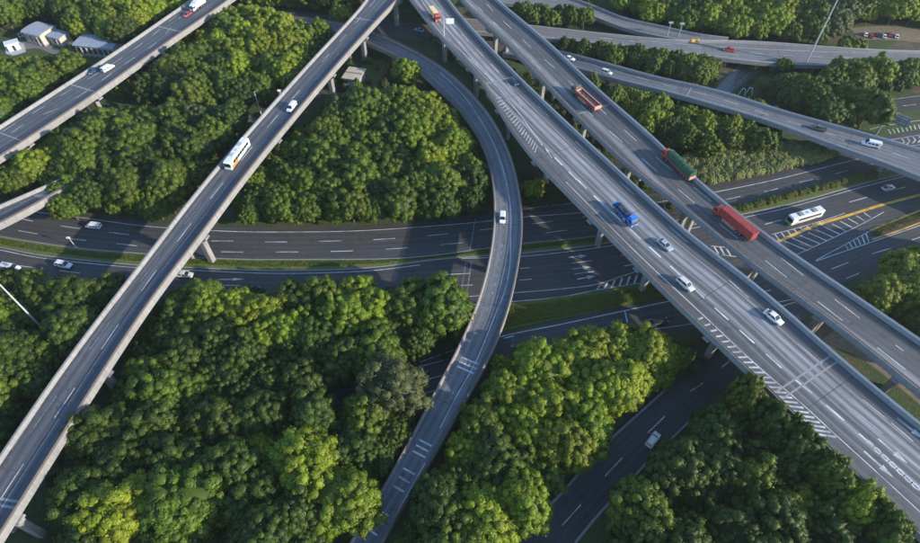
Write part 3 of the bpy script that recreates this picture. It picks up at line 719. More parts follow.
# upper road on a low viaduct
v_u = empty('bridge', (0, 0, 0), 0, 'wide pale road along the top right where two arms merge above the underpass', 'bridge')
DU = Deck([(470, 32, 4.6), (535, 36, 5), (570, 41, 5), (600, 43, 5), (655, 50, 5), (706, 55, 5), (760, 62, 5), (820, 65, 5), (880, 66, 5), (960, 66, 5)],
          [(470, 20, 4.6), (528, 25, 5), (580, 31, 5), (620, 35, 5), (690, 41, 5), (720, 40, 5), (760, 41.5, 5), (820, 46, 5), (880, 50, 5), (960, 52, 5)], (5, 80))
for c in DU.C: c.z = 4
build_deck(DU, v_u, M['asphalt_pale'], M['concrete'], M['rail_pale'], M['rail_pale'], par_h=.7, thick=.8, gird=1.2, wide=.4)
DU2 = Deck([(520, 4, 4.9), (583, 11, 4.9), (621, 27, 4.9), (666, 37, 4.9), (700, 43, 4.9), (730, 49, 4.9)], [(530, -10, 4.9), (583, 0, 4.9), (621, 17.5, 4.9), (666, 26.5, 4.9), (700, 35, 4.9), (728, 37.5, 4.9)], (20, 0))
for c in DU2.C: c.z = 3.96
build_deck(DU2, v_u, M['asphalt_pale'], M['concrete'], None, M['rail_pale'], par_h=.7, thick=.8, gird=1.2, wide=.4)
line(v_u, [(640, 41), (720, 47), (780, 50), (830, 52), (900, 53)], 4, .2, D=DU); line(v_u, [(600, 38), (660, 44), (720, 50), (780, 55), (860, 58)], 4, .2, (5, 7), D=DU)
for x, y in ((560, 36), (620, 41), (690, 49), (722, 54), (775, 58), (840, 60)): pier(DU, v_u, DU.near(at(x, y, 3)), cols=2, depth=1.9, cap=-.6)

M['seam'] = simple('joint_seam', (.07, .07, .075), .7)
for D_, root_, st in ((DL1, v_left, 9), (DL0, v_tl, 9), (DM, v_m, 8), (DT, v_t, 8), (DC, v_c, 7), (DV, v_v, 7), (DU, v_u, 7)):
    for i_ in range(4, len(D_.C) - 2, st):
        c, t, r = D_.frame(i_); h = D_.W[i_] / 2 - .5; sl = (D_.C[i_ + 1].z - D_.C[i_ - 1].z) / max(.1, (D_.C[i_ + 1] - D_.C[i_ - 1]).length)
        V = [c - r * h - t * .09, c + r * h - t * .09, c + r * h + t * .09, c - r * h + t * .09]
        V = [v + Vector((0, 0, .009 + sl * (v - c).dot(t))) for v in V]; flat('joint_seam', V, [(0, 1, 2, 3)], M['seam'], root_)
# ------------------------------------------------------------------ woods
def in_poly(p, poly):
    x, y = p; c = False; j = len(poly) - 1
    for i in range(len(poly)):
        xi, yi = poly[i]; xj, yj = poly[j]
        if (yi > y) != (yj > y) and x < (xj - xi) * (y - yi) / (yj - yi) + xi: c = not c
        j = i
    return c

_b = bmesh.new(); bmesh.ops.create_icosphere(_b, subdivisions=2, radius=1)
ICO = np.array([v.co[:] for v in _b.verts]); ICOF = np.array([[v.index for v in f.verts] for f in _b.faces]); _b.free()
def make_crown(seed, lumps=200, leaves=95, spiky=0.0, R0=5.0, zc=5.6, hu=4.6, hd=3.4):
    r = np.random.default_rng(seed)
    g = (1 + 5 ** .5) / 2; V = []; F = []; T = []
    ph = r.uniform(0, 6.28, 8)
    def swell(d):
        a = math.atan2(d[1], d[0])
        return 1 + .13 * math.sin(2 * a + ph[0]) + .10 * math.sin(3 * a + ph[1] + d[2] * 2) + .07 * math.sin(5 * a + ph[2]) + .05 * math.sin(7 * a + ph[3] + 3 * d[2])
    nv = 0; LV = []; LF = []; LT = []; LN = []; CV = []; CN = []; CT = []; CF = []
    total = int(lumps * 1.45)
    for k in range(total):
        z = 1 - 2 * (k + .5) / total
        if z < -.5: continue
        a = 2 * math.pi * k / g + r.uniform(-.25, .25); s = math.sqrt(max(0, 1 - z * z)); d = np.array([s * math.cos(a), s * math.sin(a), z]); d += r.normal(0, .06, 3)
        rad = swell(d) * r.uniform(.8, 1.03)
        lr = r.uniform(.48, .92) * (1 - .25 * max(0, -z))
        c = d * np.array([R0 - .8, R0 - .8, (hu if z > 0 else hd) - .6]) * rad + np.array([0, 0, zc])
        n = int(leaves * (lr / .85) ** 2)
        dirs = r.normal(0, 1, (n, 3)); dirs /= np.linalg.norm(dirs, axis=1)[:, None]
        out = d / np.linalg.norm(d) + np.array([0, 0, .35])
        keep = dirs @ out > -.35; dirs = dirs[keep]; n = len(dirs)
        lumpy = 1 + .16 * np.sin(dirs[:, 0] * 5 + seed + k) * np.sin(dirs[:, 1] * 5 + k) + .12 * np.sin(dirs[:, 2] * 7 + k)
        P = c + dirs * (lr * lumpy * r.uniform(.82, 1.12, n))[:, None] * (1 + spiky * r.uniform(-.4, 1.0, n))[:, None]
        nn = dirs + r.normal(0, .38, (n, 3)); nn /= np.linalg.norm(nn, axis=1)[:, None]
        e = np.cross(nn, r.normal(0, 1, (n, 3))); e /= np.linalg.norm(e, axis=1)[:, None]; f = np.cross(nn, e)
        sz = r.uniform(.09, .19, n)[:, None]
        q = np.stack([P - e * sz, P - f * sz * .62, P + e * sz, P + f * sz * .62], 1).reshape(-1, 3)
        sn = dirs + nn * .9 + d / np.linalg.norm(d) * .3; sn /= np.linalg.norm(sn, axis=1)[:, None]; LN.append(sn.repeat(4, 0))
        tone = r.uniform(.72, 1.28) * r.uniform(.8, 1.2, n); warm = r.uniform(.88, 1.15) * r.uniform(.95, 1.06, n)
        LV.append(q); LF.append(np.arange(n * 4) + nv); nv += n * 4
        LT.append(np.stack([tone * warm, tone, tone * .8 / warm, np.ones(n)], 1).repeat(4, 0))
        # the leafy mass of each bough end, uneven and closed
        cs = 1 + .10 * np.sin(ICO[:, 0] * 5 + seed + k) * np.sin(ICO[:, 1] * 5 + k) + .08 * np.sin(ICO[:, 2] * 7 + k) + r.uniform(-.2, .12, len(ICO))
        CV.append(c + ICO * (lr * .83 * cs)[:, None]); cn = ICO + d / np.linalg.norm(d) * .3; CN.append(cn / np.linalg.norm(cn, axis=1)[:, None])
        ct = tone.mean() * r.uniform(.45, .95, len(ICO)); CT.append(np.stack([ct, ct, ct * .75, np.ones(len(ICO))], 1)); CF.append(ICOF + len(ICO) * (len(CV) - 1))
    V = np.concatenate(LV); Fi = np.concatenate(LF); T = np.concatenate(LT)
    # uneven closed hull inside the leaves, toned dark as painted shade between the lumps
    bm = bmesh.new(); bmesh.ops.create_icosphere(bm, subdivisions=3, radius=1)
    hv = []
    for v in bm.verts:
        d = v.co.normalized(); s = swell((d.x, d.y, d.z)) * (.73 + .06 * math.sin(d.x * 9 + seed) * math.sin(d.y * 9) + .05 * math.sin(d.z * 11 + seed))
        hv.append((d.x * R0 * s, d.y * R0 * s, zc + d.z * (hu if d.z > 0 else hd) * s))
    hf = [[v.index for v in f.verts] for f in bm.faces]; bm.free()
    n0 = len(V); CVa = np.concatenate(CV); n1 = n0 + len(CVa); V = np.concatenate([V, CVa, np.array(hv)])
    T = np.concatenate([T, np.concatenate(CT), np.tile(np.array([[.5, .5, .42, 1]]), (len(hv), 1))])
    nq = len(Fi) // 4; hf = np.concatenate([np.concatenate(CF) + n0, np.array(hf) + n1])
    me = bpy.data.meshes.new('crown'); me.vertices.add(len(V)); me.vertices.foreach_set('co', V.astype(np.float32).ravel())
    loops = np.concatenate([Fi, hf.ravel()]); me.loops.add(len(loops)); me.loops.foreach_set('vertex_index', loops.astype(np.int32))
    me.polygons.add(nq + len(hf)); st = np.concatenate([np.arange(nq) * 4, nq * 4 + np.arange(len(hf)) * 3])
    me.polygons.foreach_set('loop_start', st.astype(np.int32))
    me.update(calc_edges=True); me.validate()
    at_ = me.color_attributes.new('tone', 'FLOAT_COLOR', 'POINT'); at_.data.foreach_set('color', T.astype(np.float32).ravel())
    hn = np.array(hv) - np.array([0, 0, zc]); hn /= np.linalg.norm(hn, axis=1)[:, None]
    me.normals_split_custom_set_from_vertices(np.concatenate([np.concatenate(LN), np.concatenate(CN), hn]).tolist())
    me.materials.append(M['leaf']); return me

def make_trunk(seed, h=5.5):
    r = random.Random(seed); bm = bmesh.new()
    p = Vector((0, 0, -.3)); q = Vector((r.uniform(-.3, .3), r.uniform(-.3, .3), h * .45)); tube(bm, p, q, .3, .22, 7)
    for k in range(5):
        a = k * 1.26 + r.uniform(-.3, .3); e = q + Vector((math.cos(a) * 2.3, math.sin(a) * 2.3, h * .45 + r.uniform(-.3, .8))); tube(bm, q, e, .15, .06, 5)
        for j in range(2):
            tube(bm, q.lerp(e, .6), e + Vector((r.uniform(-1, 1), r.uniform(-1, 1), r.uniform(.2, 1.4))), .07, .03, 4)
    tube(bm, q, q + Vector((0, 0, h * .7)), .18, .06, 6)
    me = bmm('trunk', bm); me.materials.append(M['bark']); return me

CROWNS = [make_crown(100 + k) for k in range(7)]
LOOSE = [make_crown(200 + k, lumps=100, leaves=80, spiky=.2, R0=4.2, hu=5.2, hd=4.0) for k in range(3)]
TRUNKS = [make_trunk(k) for k in range(4)]

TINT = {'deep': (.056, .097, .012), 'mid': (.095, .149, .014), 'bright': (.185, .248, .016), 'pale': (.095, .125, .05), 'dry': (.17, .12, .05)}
# wood outlines as they show in the photograph, at mid-crown height
WOODS = {
 'nw_low': ([(-60, 70), (0, 62), (20, 66), (48, 62), (70, 58), (86, 60), (90, 68), (52, 88), (0, 120), (-60, 155)], 'mid', 'wood below the buildings'),
 'nw_top': ([(-20, -30), (-20, 20), (12, 28), (25, 14), (55, 12), (66, 28), (84, 30), (105, 35), (135, 38), (165, 14), (190, -4), (215, -30)], 'mid', 'wood behind the buildings'),
 'top_hill': ([(205, 10), (225, -10), (296, -4), (322, 18), (332, 34), (312, 58), (275, 92), (250, 104), (215, 104), (168, 94), (128, 92), (108, 92), (120, 70), (150, 62), (176, 44)], 'mid', 'hill between the left bridges'),
 'west': ([(-60, 200), (-60, 196), (0, 160), (40, 128), (75, 116), (118, 112), (160, 112), (214, 112), (246, 112), (243, 122), (196, 180), (168, 214), (140, 218), (90, 210), (52, 198), (52, 182), (20, 190), (-60, 222)], 'mid', 'wood left of the white coach'),
 'centre': ([(290, 122), (306, 128), (330, 126), (318, 108), (350, 100), (380, 96), (404, 97), (452, 97), (476, 110), (478, 120), (492, 150), (494, 166), (492, 204), (470, 214), (430, 219), (370, 219), (290, 224), (240, 221), (232, 208), (262, 168)], 'mid', 'wood inside the curved ramp'),
 'southwest': ([(-60, 285), (0, 276), (35, 278), (66, 285), (100, 288), (112, 284), (122, 290), (82, 338), (30, 400), (-4, 442), (-60, 500)], 'deep', 'wood at bottom left'),
 'big_south': ([(168, 300), (196, 288), (230, 290), (270, 290), (340, 281), (400, 268), (436, 274), (464, 294), (468, 318), (450, 336), (420, 350), (404, 356), (418, 378), (422, 408), (404, 448), (380, 484), (348, 536), (330, 580), (262, 580), (240, 530), (212, 520), (200, 580), (62, 580), (64, 505), (84, 470), (118, 392), (140, 345)], 'deep', 'big wood left of the ramp'),
 'south_mid': ([(512, 350), (536, 346), (566, 342), (604, 338), (640, 332), (662, 340), (684, 352), (686, 368), (660, 386), (634, 400), (604, 436), (566, 478), (545, 512), (538, 580), (395, 580), (402, 528), (436, 462), (474, 398), (494, 368)], 'mid', 'wood right of the ramp'),
 'south_east': ([(722, 372), (740, 366), (764, 374), (794, 394), (822, 418), (846, 448), (886, 486), (930, 530), (940, 580), (600, 580), (616, 532), (638, 496), (666, 462), (704, 412)], 'deep', 'wood below the main bridge'),
 'east': ([(856, 288), (884, 268), (925, 250), (985, 236), (985, 372), (940, 345), (884, 308)], 'mid', 'wood at the right edge'),
 'mid_east': ([(606, 88), (628, 92), (660, 98), (700, 100), (740, 100), (768, 106), (784, 124), (776, 142), (744, 148), (700, 150), (672, 146), (640, 122), (606, 96)], 'mid', 'wood behind the green truck'),
 'north_east': ([(776, 102), (778, 92), (796, 80), (806, 84), (826, 80), (836, 44), (852, 40), (880, 48), (925, 50), (985, 54), (985, 90), (920, 88), (884, 94), (882, 112), (866, 120), (840, 120), (800, 106)], 'mid', 'wood near the tall mast'),
 'top_east': ([(616, 6), (640, 12), (664, 22), (700, 30), (760, 36), (834, 38), (846, 28), (862, 22), (930, 20), (985, 20), (985, -40), (600, -40)], 'mid', 'top right wood'),
 'top_mid': ([(508, 2), (540, 0), (570, -8), (585, -4), (600, 10), (612, 20), (600, 24), (560, 22), (532, 22), (516, 12)], 'mid', 'thicket above the truck bridge'),
 'island': ([(542, 42), (570, 42), (620, 44), (680, 56), (706, 58), (722, 62), (712, 74), (700, 82), (684, 78), (640, 66), (600, 58), (560, 48)], 'mid', 'strip above the low bridge'),
 'top_centre': ([(225, -25), (345, -25), (372, -20), (356, 2), (330, 8), (300, 4), (240, 2)], 'deep', 'wood at the top edge'),
 'between': ([(408, -20), (432, 4), (446, 22), (436, 22), (420, 8), (402, -12)], 'deep', 'gap between the bridges'),
}
BRIGHT = [(128, 505, 42), (178, 500, 26), (298, 470, 34), (322, 455, 24), (255, 452, 14), (150, 400, 12), (590, 385, 62), (652, 355, 36), (520, 400, 40), (470, 450, 26), (500, 500, 40), (560, 370, 50), (262, 30, 46), (225, 30, 30), (290, 10, 30),  # yellow-green spots: species colour, with some sunlight put into the tint
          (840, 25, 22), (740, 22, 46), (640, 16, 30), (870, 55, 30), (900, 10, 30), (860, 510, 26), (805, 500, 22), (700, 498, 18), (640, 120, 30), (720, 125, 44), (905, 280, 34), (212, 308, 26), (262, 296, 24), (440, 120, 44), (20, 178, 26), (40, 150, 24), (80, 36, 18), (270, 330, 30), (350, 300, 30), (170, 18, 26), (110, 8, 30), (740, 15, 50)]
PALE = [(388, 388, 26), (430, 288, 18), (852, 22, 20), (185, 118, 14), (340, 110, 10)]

CLEAR = [(at(52, 338), 1.0), (at(56, 346), .5), (at(58, 352), 0), (at(655, 445), 2.5), (at(690, 400), 4), (at(712, 382), 5), (at(735, 366), 5), (at(700, 376), 2), (at(748, 80), 3), (at(725, 90), 3), (at(758, 72), 2)]
def corridor_ok(x, y, r, h):
    for c, cr_ in CLEAR:
        if math.hypot(c.x - x, c.y - y) < cr_ + r * 1.1: return False
    for pts, hw, under in CORR:
        best = 1e9; k = 0
        for j, p in enumerate(pts):
            d = (p.x - x) ** 2 + (p.y - y) ** 2
            if d < best: best = d; k = j
        best = math.sqrt(best) - hw[k]
        if under == -1:
            if best < .12 * r: return False
        elif best < (1.14 if h > under[k] + 1.2 or under[k] < 7 else .5) * r and h > under[k]: return False
    return True

FORCED = []
for (px, py, r, zn, tn, loose) in [(393, 384, 8.6, 'big_south', 'pale', True), (376, 350, 6.6, 'big_south', 'mid', False), (443, 303, 7.6, 'big_south', 'mid', False), (408, 302, 6.4, 'big_south', 'mid', False), (120, 508, 7.6, 'big_south', 'bright', False), (182, 498, 8.0, 'big_south', 'mid', False),
        (306, 462, 7.6, 'big_south', 'bright', False), (152, 372, 5.6, 'big_south', 'mid', False), (262, 452, 4.4, 'big_south', 'bright', False), (345, 500, 6.8, 'big_south', 'bright', False), (100, 430, 7, 'big_south', 'deep', False),
        (650, 352, 6.2, 'south_mid', 'bright', False), (572, 362, 6.4, 'south_mid', 'bright', False), (718, 436, 6.4, 'south_east', 'deep', False), (748, 398, 4.4, 'south_east', 'mid', False), (774, 424, 4.8, 'south_east', 'deep', False), (801, 450, 5, 'south_east', 'deep', False), (828, 477, 4.8, 'south_east', 'mid', False), (856, 503, 4.8, 'south_east', 'bright', False), (884, 531, 4.6, 'south_east', 'mid', False),
        (68, 205, 4.6, 'west', 'mid', False), (65, 190, 4.8, 'west', 'mid', False), (63, 176, 4.6, 'west', 'deep', False)]:
    h = r * 1.75 + 1.5 if r > 5.05 or zn != 'south_east' else 17.5; p = at(px, py, h * .65); FORCED.append((p.x, p.y, r, h, zn, tn, loose))
placed = []   # x, y, r, h, tint, zone, tintname, loose
zones = {}
def fits(x, y, r, h, poly):
    for k in range(6):
        a = k * math.pi / 3
        if not in_poly(proj((x + math.cos(a) * r * .42, y + math.sin(a) * r * .42, h * .55)), poly): return False
    return in_poly(proj((x, y, h * .72)), poly)
for zn, (poly, base, where) in WOODS.items():
    xs = [at(px, py, 5) for px, py in poly]
    x0, x1 = min(p.x for p in xs), max(p.x for p in xs); y0, y1 = min(p.y for p in xs), max(p.y for p in xs)
    small = zn in ('island', 'top_mid', 'between', 'mid_east')
    area = (x1 - x0) * (y1 - y0)
    mine = [q for q in FORCED if q[4] == zn]
    for big, tries in ((2, int(area / 9)), (1, int(area / 4)), (0, int(area / .8))):
        for _ in range(tries):
            x = rng.uniform(x0, x1); y = rng.uniform(y0, y1)
            r = {2: rng.uniform(5.4, 6.8), 1: rng.uniform(4.0, 5.2), 0: rng.uniform(2.5, 3.6)}[big]
            if small: r *= .68
            h = r * rng.uniform(1.6, 1.9) + 2.2 + (2.6 if zn == 'south_east' else 0)
            if big == 2 and rng.random() < .35: continue
            if any((x - q[0]) ** 2 + (y - q[1]) ** 2 < ((r + q[2]) * (.57 if big else .5)) ** 2 for q in mine): continue
            if not fits(x, y, r, h, poly): continue
            if not corridor_ok(x, y, r, h): continue
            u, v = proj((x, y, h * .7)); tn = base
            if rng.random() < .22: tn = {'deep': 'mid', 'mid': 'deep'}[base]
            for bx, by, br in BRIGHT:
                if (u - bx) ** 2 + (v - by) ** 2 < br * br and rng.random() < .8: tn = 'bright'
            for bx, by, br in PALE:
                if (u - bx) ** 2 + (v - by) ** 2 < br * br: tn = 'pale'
            loose = (small and rng.random() < .6) or tn == 'pale' or rng.random() < .08
            mine.append((x, y, r, h, zn, tn, loose))
    placed += mine
# single trees
def single(px, py, r, h, tn, loose, label):
    p = at(px, py, 0); placed.append((p.x, p.y, r, h, label, tn, loose))
single(408, 86, 5.6, 10.5, 'bright', False, 'lone round bright green tree on the lawn inside the curved ramp')
single(386, 91, 2.2, 5, 'pale', True, 'small pale sapling on the lawn right of the little hut')
single(391, 101, 2.4, 5.5, 'mid', True, 'small tree at the wood edge below the little hut')
single(358, 94, 2.5, 6, 'mid', True, 'slim leafy tree just below the little flat roofed hut')
single(344, 26, 4.8, 9, 'bright', False, 'round bright tree beside the left bridge at the top, above the upper west road')
single(590, 94, 3.8, 8, 'mid', True, 'tree standing alone between two white cars and the flatbed truck')
single(780, 74, 3.2, 6.5, 'mid', False, 'small round tree on the lawn corner by the underpass mouth')
single(782, 93, 4.4, 8, 'mid', False, 'rounded tree on the lawn left of the tall lamp mast foot')
single(798, 95, 4.4, 7.5, 'bright', False, 'rounded tree right below the tall lamp mast foot')
single(88, 40, 5, 9.5, 'bright', False, 'bright green tree right between the two grey roofed buildings')
single(532, 196, 3.4, 6, 'bright', False, 'small bright tree between the curved ramp and the main bridge')

def dist_cam(t): return math.sqrt(t[0] ** 2 + t[1] ** 2 + CAM_H ** 2)
def inframe(t):
    u, v = proj((t[0], t[1], t[3] * .6)); return -25 < u < 945 and -20 < v < 570
score = sorted(range(len(placed)), key=lambda i: -(placed[i][2] / dist_cam(placed[i]) * (1 if inframe(placed[i]) else .01)) - (1e3 if placed[i][4] not in WOODS else 0))
indiv = set(score[:300]); masses = {}
TN = {'deep': 'dark green', 'mid': 'mid green', 'bright': 'bright yellow-green', 'pale': 'pale greyish', 'dry': 'brown'}
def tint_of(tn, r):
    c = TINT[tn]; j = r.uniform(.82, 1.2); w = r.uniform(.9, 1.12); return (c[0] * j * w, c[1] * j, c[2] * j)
print('TREES', len(placed), 'in frame', sum(inframe(t) for t in placed))
LAB = {}; same = {}
for i in indiv:
    x, y, r, h, zn, tn, loose = placed[i]
    if zn not in WOODS: LAB[i] = (zn, None); continue
    u, v = proj((x, y, h * .6)); poly = WOODS[zn][0]
    us = [min(940, max(-20, p[0])) for p in poly]; vs = [min(560, max(-10, p[1])) for p in poly]
    cu = (u - min(us)) / (max(us) - min(us)); cv = (v - min(vs)) / (max(vs) - min(vs))
    pos = ('upper' if cv < .36 else 'lower' if cv > .66 else 'middle') + ' ' + ('left' if cu < .36 else 'right' if cu > .66 else 'centre')
    pos = 'middle' if pos == 'middle centre' else pos
    size = 'broad' if r > 5.3 else ('small' if r < 3.7 else 'medium')
    same.setdefault((size, TN[tn], pos, WOODS[zn][2]), []).append((u, i))
ORD = ['leftmost', 'second-left', 'third-left', 'fourth-left', 'fifth-left', 'sixth-left', 'seventh-left', 'eighth-left', 'ninth-left']
for (size, tname, pos, wood), L in same.items():
    L.sort()
    for k, (u, i) in enumerate(L):
        if len(L) == 1: q = ''
        else: q = 'rightmost ' if k == len(L) - 1 else ORD[min(k, 8)] + ' '
        LAB[i] = (f'{q}{size} {tname} tree, {pos} of the {wood}', 'trees of the ' + wood)
proto_t = {}
for i, (x, y, r, h, zn, tn, loose) in enumerate(placed):
    if i not in indiv: masses.setdefault('all', []).append(placed[i]); continue
    lab, grp = LAB[i]
    k = rng.randrange(len(LOOSE if loose else CROWNS)); cm = (LOOSE if loose else CROWNS)[k]
    t = empty('tree', (x, y, 0), rng.uniform(0, 6.28), lab, 'tree', grp)
    cr = link('crown', cm, None, t); tk = link('trunk', TRUNKS[k % 4], None, t)
    cr.scale = tk.scale = (r / 4.45, r / 4.45, h / 10.2)
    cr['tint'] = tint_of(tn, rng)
# the trees past the three hundredth, farther or smaller, as one mass of the same crowns and trunks
def gn_instances(name, pts, rots, scls, tints, meshes_objs, kind_idx):
    me = bpy.data.meshes.new(name); me.from_pydata(pts, [], [])
    for an, ty, data, key in (('rot', 'FLOAT_VECTOR', rots, 'vector'), ('scl', 'FLOAT_VECTOR', scls, 'vector'), ('tint', 'FLOAT_VECTOR', tints, 'vector'), ('pick', 'INT', kind_idx, 'value')):
        a = me.attributes.new(an, ty, 'POINT'); a.data.foreach_set(key, np.array(data, dtype=np.float32 if ty != 'INT' else np.int32).ravel())
    o = link(name, me); o['kind'] = 'stuff'
    ng = bpy.data.node_groups.new(name, 'GeometryNodeTree'); ng.interface.new_socket('Geometry', in_out='INPUT', socket_type='NodeSocketGeometry'); ng.interface.new_socket('Geometry', in_out='OUTPUT', socket_type='NodeSocketGeometry')
    nd, l = ng.nodes, ng.links; gi = nd.new('NodeGroupInput'); go = nd.new('NodeGroupOutput')
    gti = nd.new('GeometryNodeGeometryToInstance')
    for ob in reversed(meshes_objs):
        oi = nd.new('GeometryNodeObjectInfo'); oi.inputs['Object'].default_value = ob; oi.inputs['As Instance'].default_value = False
        # each source is wrapped as its own instance so that it can be picked
        g2 = nd.new('GeometryNodeGeometryToInstance'); l.new(oi.outputs['Geometry'], g2.inputs[0]); l.new(g2.outputs[0], gti.inputs[0])
    ip = nd.new('GeometryNodeInstanceOnPoints'); l.new(gi.outputs[0], ip.inputs['Points'])
    jn = nd.new('GeometryNodeJoinGeometry')
    for n in list(nd):
        if n.bl_idname == 'GeometryNodeGeometryToInstance' and n is not gti: l.new(n.outputs[0], jn.inputs[0])
    nd.remove(gti)
    l.new(jn.outputs[0], ip.inputs['Instance']); ip.inputs['Pick Instance'].default_value = True
    def na(nm, dt):
        n = nd.new('GeometryNodeInputNamedAttribute'); n.data_type = dt; n.inputs[0].default_value = nm; return n.outputs[0]
    l.new(na('pick', 'INT'), ip.inputs['Instance Index'])
    er = nd.new('FunctionNodeEulerToRotation'); l.new(na('rot', 'FLOAT_VECTOR'), er.inputs[0]); l.new(er.outputs[0], ip.inputs['Rotation'])
    l.new(na('scl', 'FLOAT_VECTOR'), ip.inputs['Scale'])
    l.new(ip.outputs[0], go.inputs[0])
    md = o.modifiers.new('scatter', 'NODES'); md.node_group = ng
    return o
crown_src = []; trunk_src = []
for o in COL.objects:
    if o.name.startswith('crown') and o.data in CROWNS[:4] + LOOSE[:1] and o.data not in [c.data for c in crown_src]:
        crown_src.append(o); trunk_src.append([c for c in o.parent.children if c.name.startswith('trunk')][0])
if masses:
    L = masses['all']; pts = [(t[0], t[1], 0) for t in L]; rots = [(0, 0, rng.uniform(0, 6.28)) for _ in L]
    # Object Info in ORIGINAL space ignores the source's transform
    gn_instances('distant_trees', pts, rots, [(t[2] / 4.45, t[2] / 4.45, t[3] / 10.2) for t in L], [tint_of(t[5], rng) for t in L], crown_src, [rng.randrange(len(crown_src)) for _ in L])['label'] = 'smaller and farther trees filling the woods around the roads'
    gn_instances('distant_trunks', pts, rots, [(t[2] / 5, t[2] / 5, t[3] / 10.2) for t in L], [(0, 0, 0)] * len(L), trunk_src[:3], [rng.randrange(3) for _ in L])['label'] = 'trunks of the smaller and farther trees'

# low growth under the woods and between the roads, and hedges of small leafed shrubs
def leaf_patch(name, pts_fn, n, size, tint, label, parent=None):
    """n leaf quads at places pts_fn gives; returns one mesh"""
    P = np.array([pts_fn() for _ in range(n)]); nn = nr.normal(0, .5, (n, 3)) + np.array([0, 0, .8]); nn /= np.linalg.norm(nn, axis=1)[:, None]
    e = np.cross(nn, nr.normal(0, 1, (n, 3))); e /= np.linalg.norm(e, axis=1)[:, None]; f = np.cross(nn, e); sz = nr.uniform(size * .6, size * 1.3, n)[:, None]
    V = np.stack([P - e * sz, P - f * sz * .6, P + e * sz, P + f * sz * .6], 1).reshape(-1, 3)
    me = bpy.data.meshes.new(name); me.from_pydata(V.tolist(), [], np.arange(n * 4).reshape(-1, 4).tolist())
    tone = nr.uniform(.65, 1.35, n); T = np.stack([tone * nr.uniform(.9, 1.3, n), tone, tone * .8, np.ones(n)], 1).repeat(4, 0)
    a = me.color_attributes.new('tone', 'FLOAT_COLOR', 'POINT'); a.data.foreach_set('color', T.astype(np.float32).ravel())
    o = link(name, me, M['leaf'], parent); o['tint'] = tint; o['kind'] = 'stuff'; o['label'] = label; return o
def strip_fn(Lp, Rp, h, lump=1.0, edge=.1, dens=None):
    A = catmull([at(*p, 0) for p in Lp], 2); B = catmull([at(*p, 0) for p in Rp], 2); n = max(len(A), len(B)); A = resample(A, n); B = resample(B, n)
    def f():
        while True:
            s = nr.uniform(0, n - 1.001); k = int(s); u = nr.uniform(edge, 1 - edge)
            a = A[k].lerp(A[k + 1], s - k); b = B[k].lerp(B[k + 1], s - k); p = a.lerp(b, u)
            q = .5 + .5 * math.sin(p.x * 1.1 + math.sin(p.y * 1.7) * 2) * math.sin(p.y * 1.3 + p.x * .4)
            if dens and nr.random() > dens(p): continue
            ht = h * (.45 + .55 * q) * (1 - (2 * abs(u - .5)) ** 4 * .6)
            return (p.x, p.y, .1 + ht * nr.uniform(.55, 1) ** .5)
    return f
leaf_patch('reservation_shrubs', strip_fn([(-60, 227), (0, 238), (80, 250.5), (142, 255), (230, 260.5), (313, 261), (396, 260), (442, 256), (470, 252), (525, 245), (601, 237)], [(-60, 236), (0, 245), (35, 251.5), (134, 262), (195, 265), (280, 268), (369, 265), (440, 257.5), (526, 250), (609, 240)], .5), 26000, .14, (.10, .14, .026), 'low planting along the central reservation')
leaf_patch('reservation_hedge', strip_fn([(700, 216), (742, 207), (790, 195), (820, 188), (872, 175)], [(700, 222), (742, 212.5), (790, 200), (822, 191), (872, 178)], 1.9), 15000, .17, (.10, .125, .025), 'clipped hedge on the reservation behind the white bus')
leaf_patch('verge_growth', strip_fn([(500, 306), (560, 299), (620, 290), (690, 277)], [(500, 331), (560, 319), (639, 303), (690, 293)], .8), 34000, .15, (.135, .175, .03), 'rough grass and weeds on the verge beside the curved ramp')
def bushes(name, fn, n, r0, r1, flat_, tint, label):
    pts = []; sc = []; tn = []
    for _ in range(n):
        p = fn(); r = rng.uniform(r0, r1); pts.append((p[0], p[1], -.1 * r)); sc.append((r / 5, r / 5, r * flat_ / 8)); j = rng.uniform(.75, 1.25); tn.append((tint[0] * j * rng.uniform(.9, 1.15), tint[1] * j, tint[2] * j))
    o = gn_instances(name, pts, [(0, 0, rng.uniform(0, 6.28)) for _ in pts], sc, tn, crown_src, [rng.randrange(len(crown_src)) for _ in pts]); o['label'] = label
bushes('shrub_bank', strip_fn([(668, 166), (700, 154), (750, 150), (800, 146), (832, 148)], [(708, 186), (740, 180), (780, 172), (815, 164), (834, 156)], 1, edge=.03), 800, 1.1, 1.9, 1.35, (.27, .31, .13), 'dense pale green shrub bank right of the green truck')
bushes('reservation_hedge', strip_fn([(700, 216), (742, 207), (790, 195), (820, 188), (872, 175)], [(700, 222), (742, 212.5), (790, 200), (822, 191), (872, 178)], 1, edge=.2), 200, .7, 1.25, 1.5, (.12, .16, .03), 'clipped hedge on the reservation behind the white bus')
leaf_patch('gore_shrubs', strip_fn([(872, 231), (895, 222), (930, 208)], [(873, 237.5), (898, 229), (932, 217)], .8), 4500, .15, (.11, .12, .02), 'narrow planted strip inside the yellow kerbed divider')
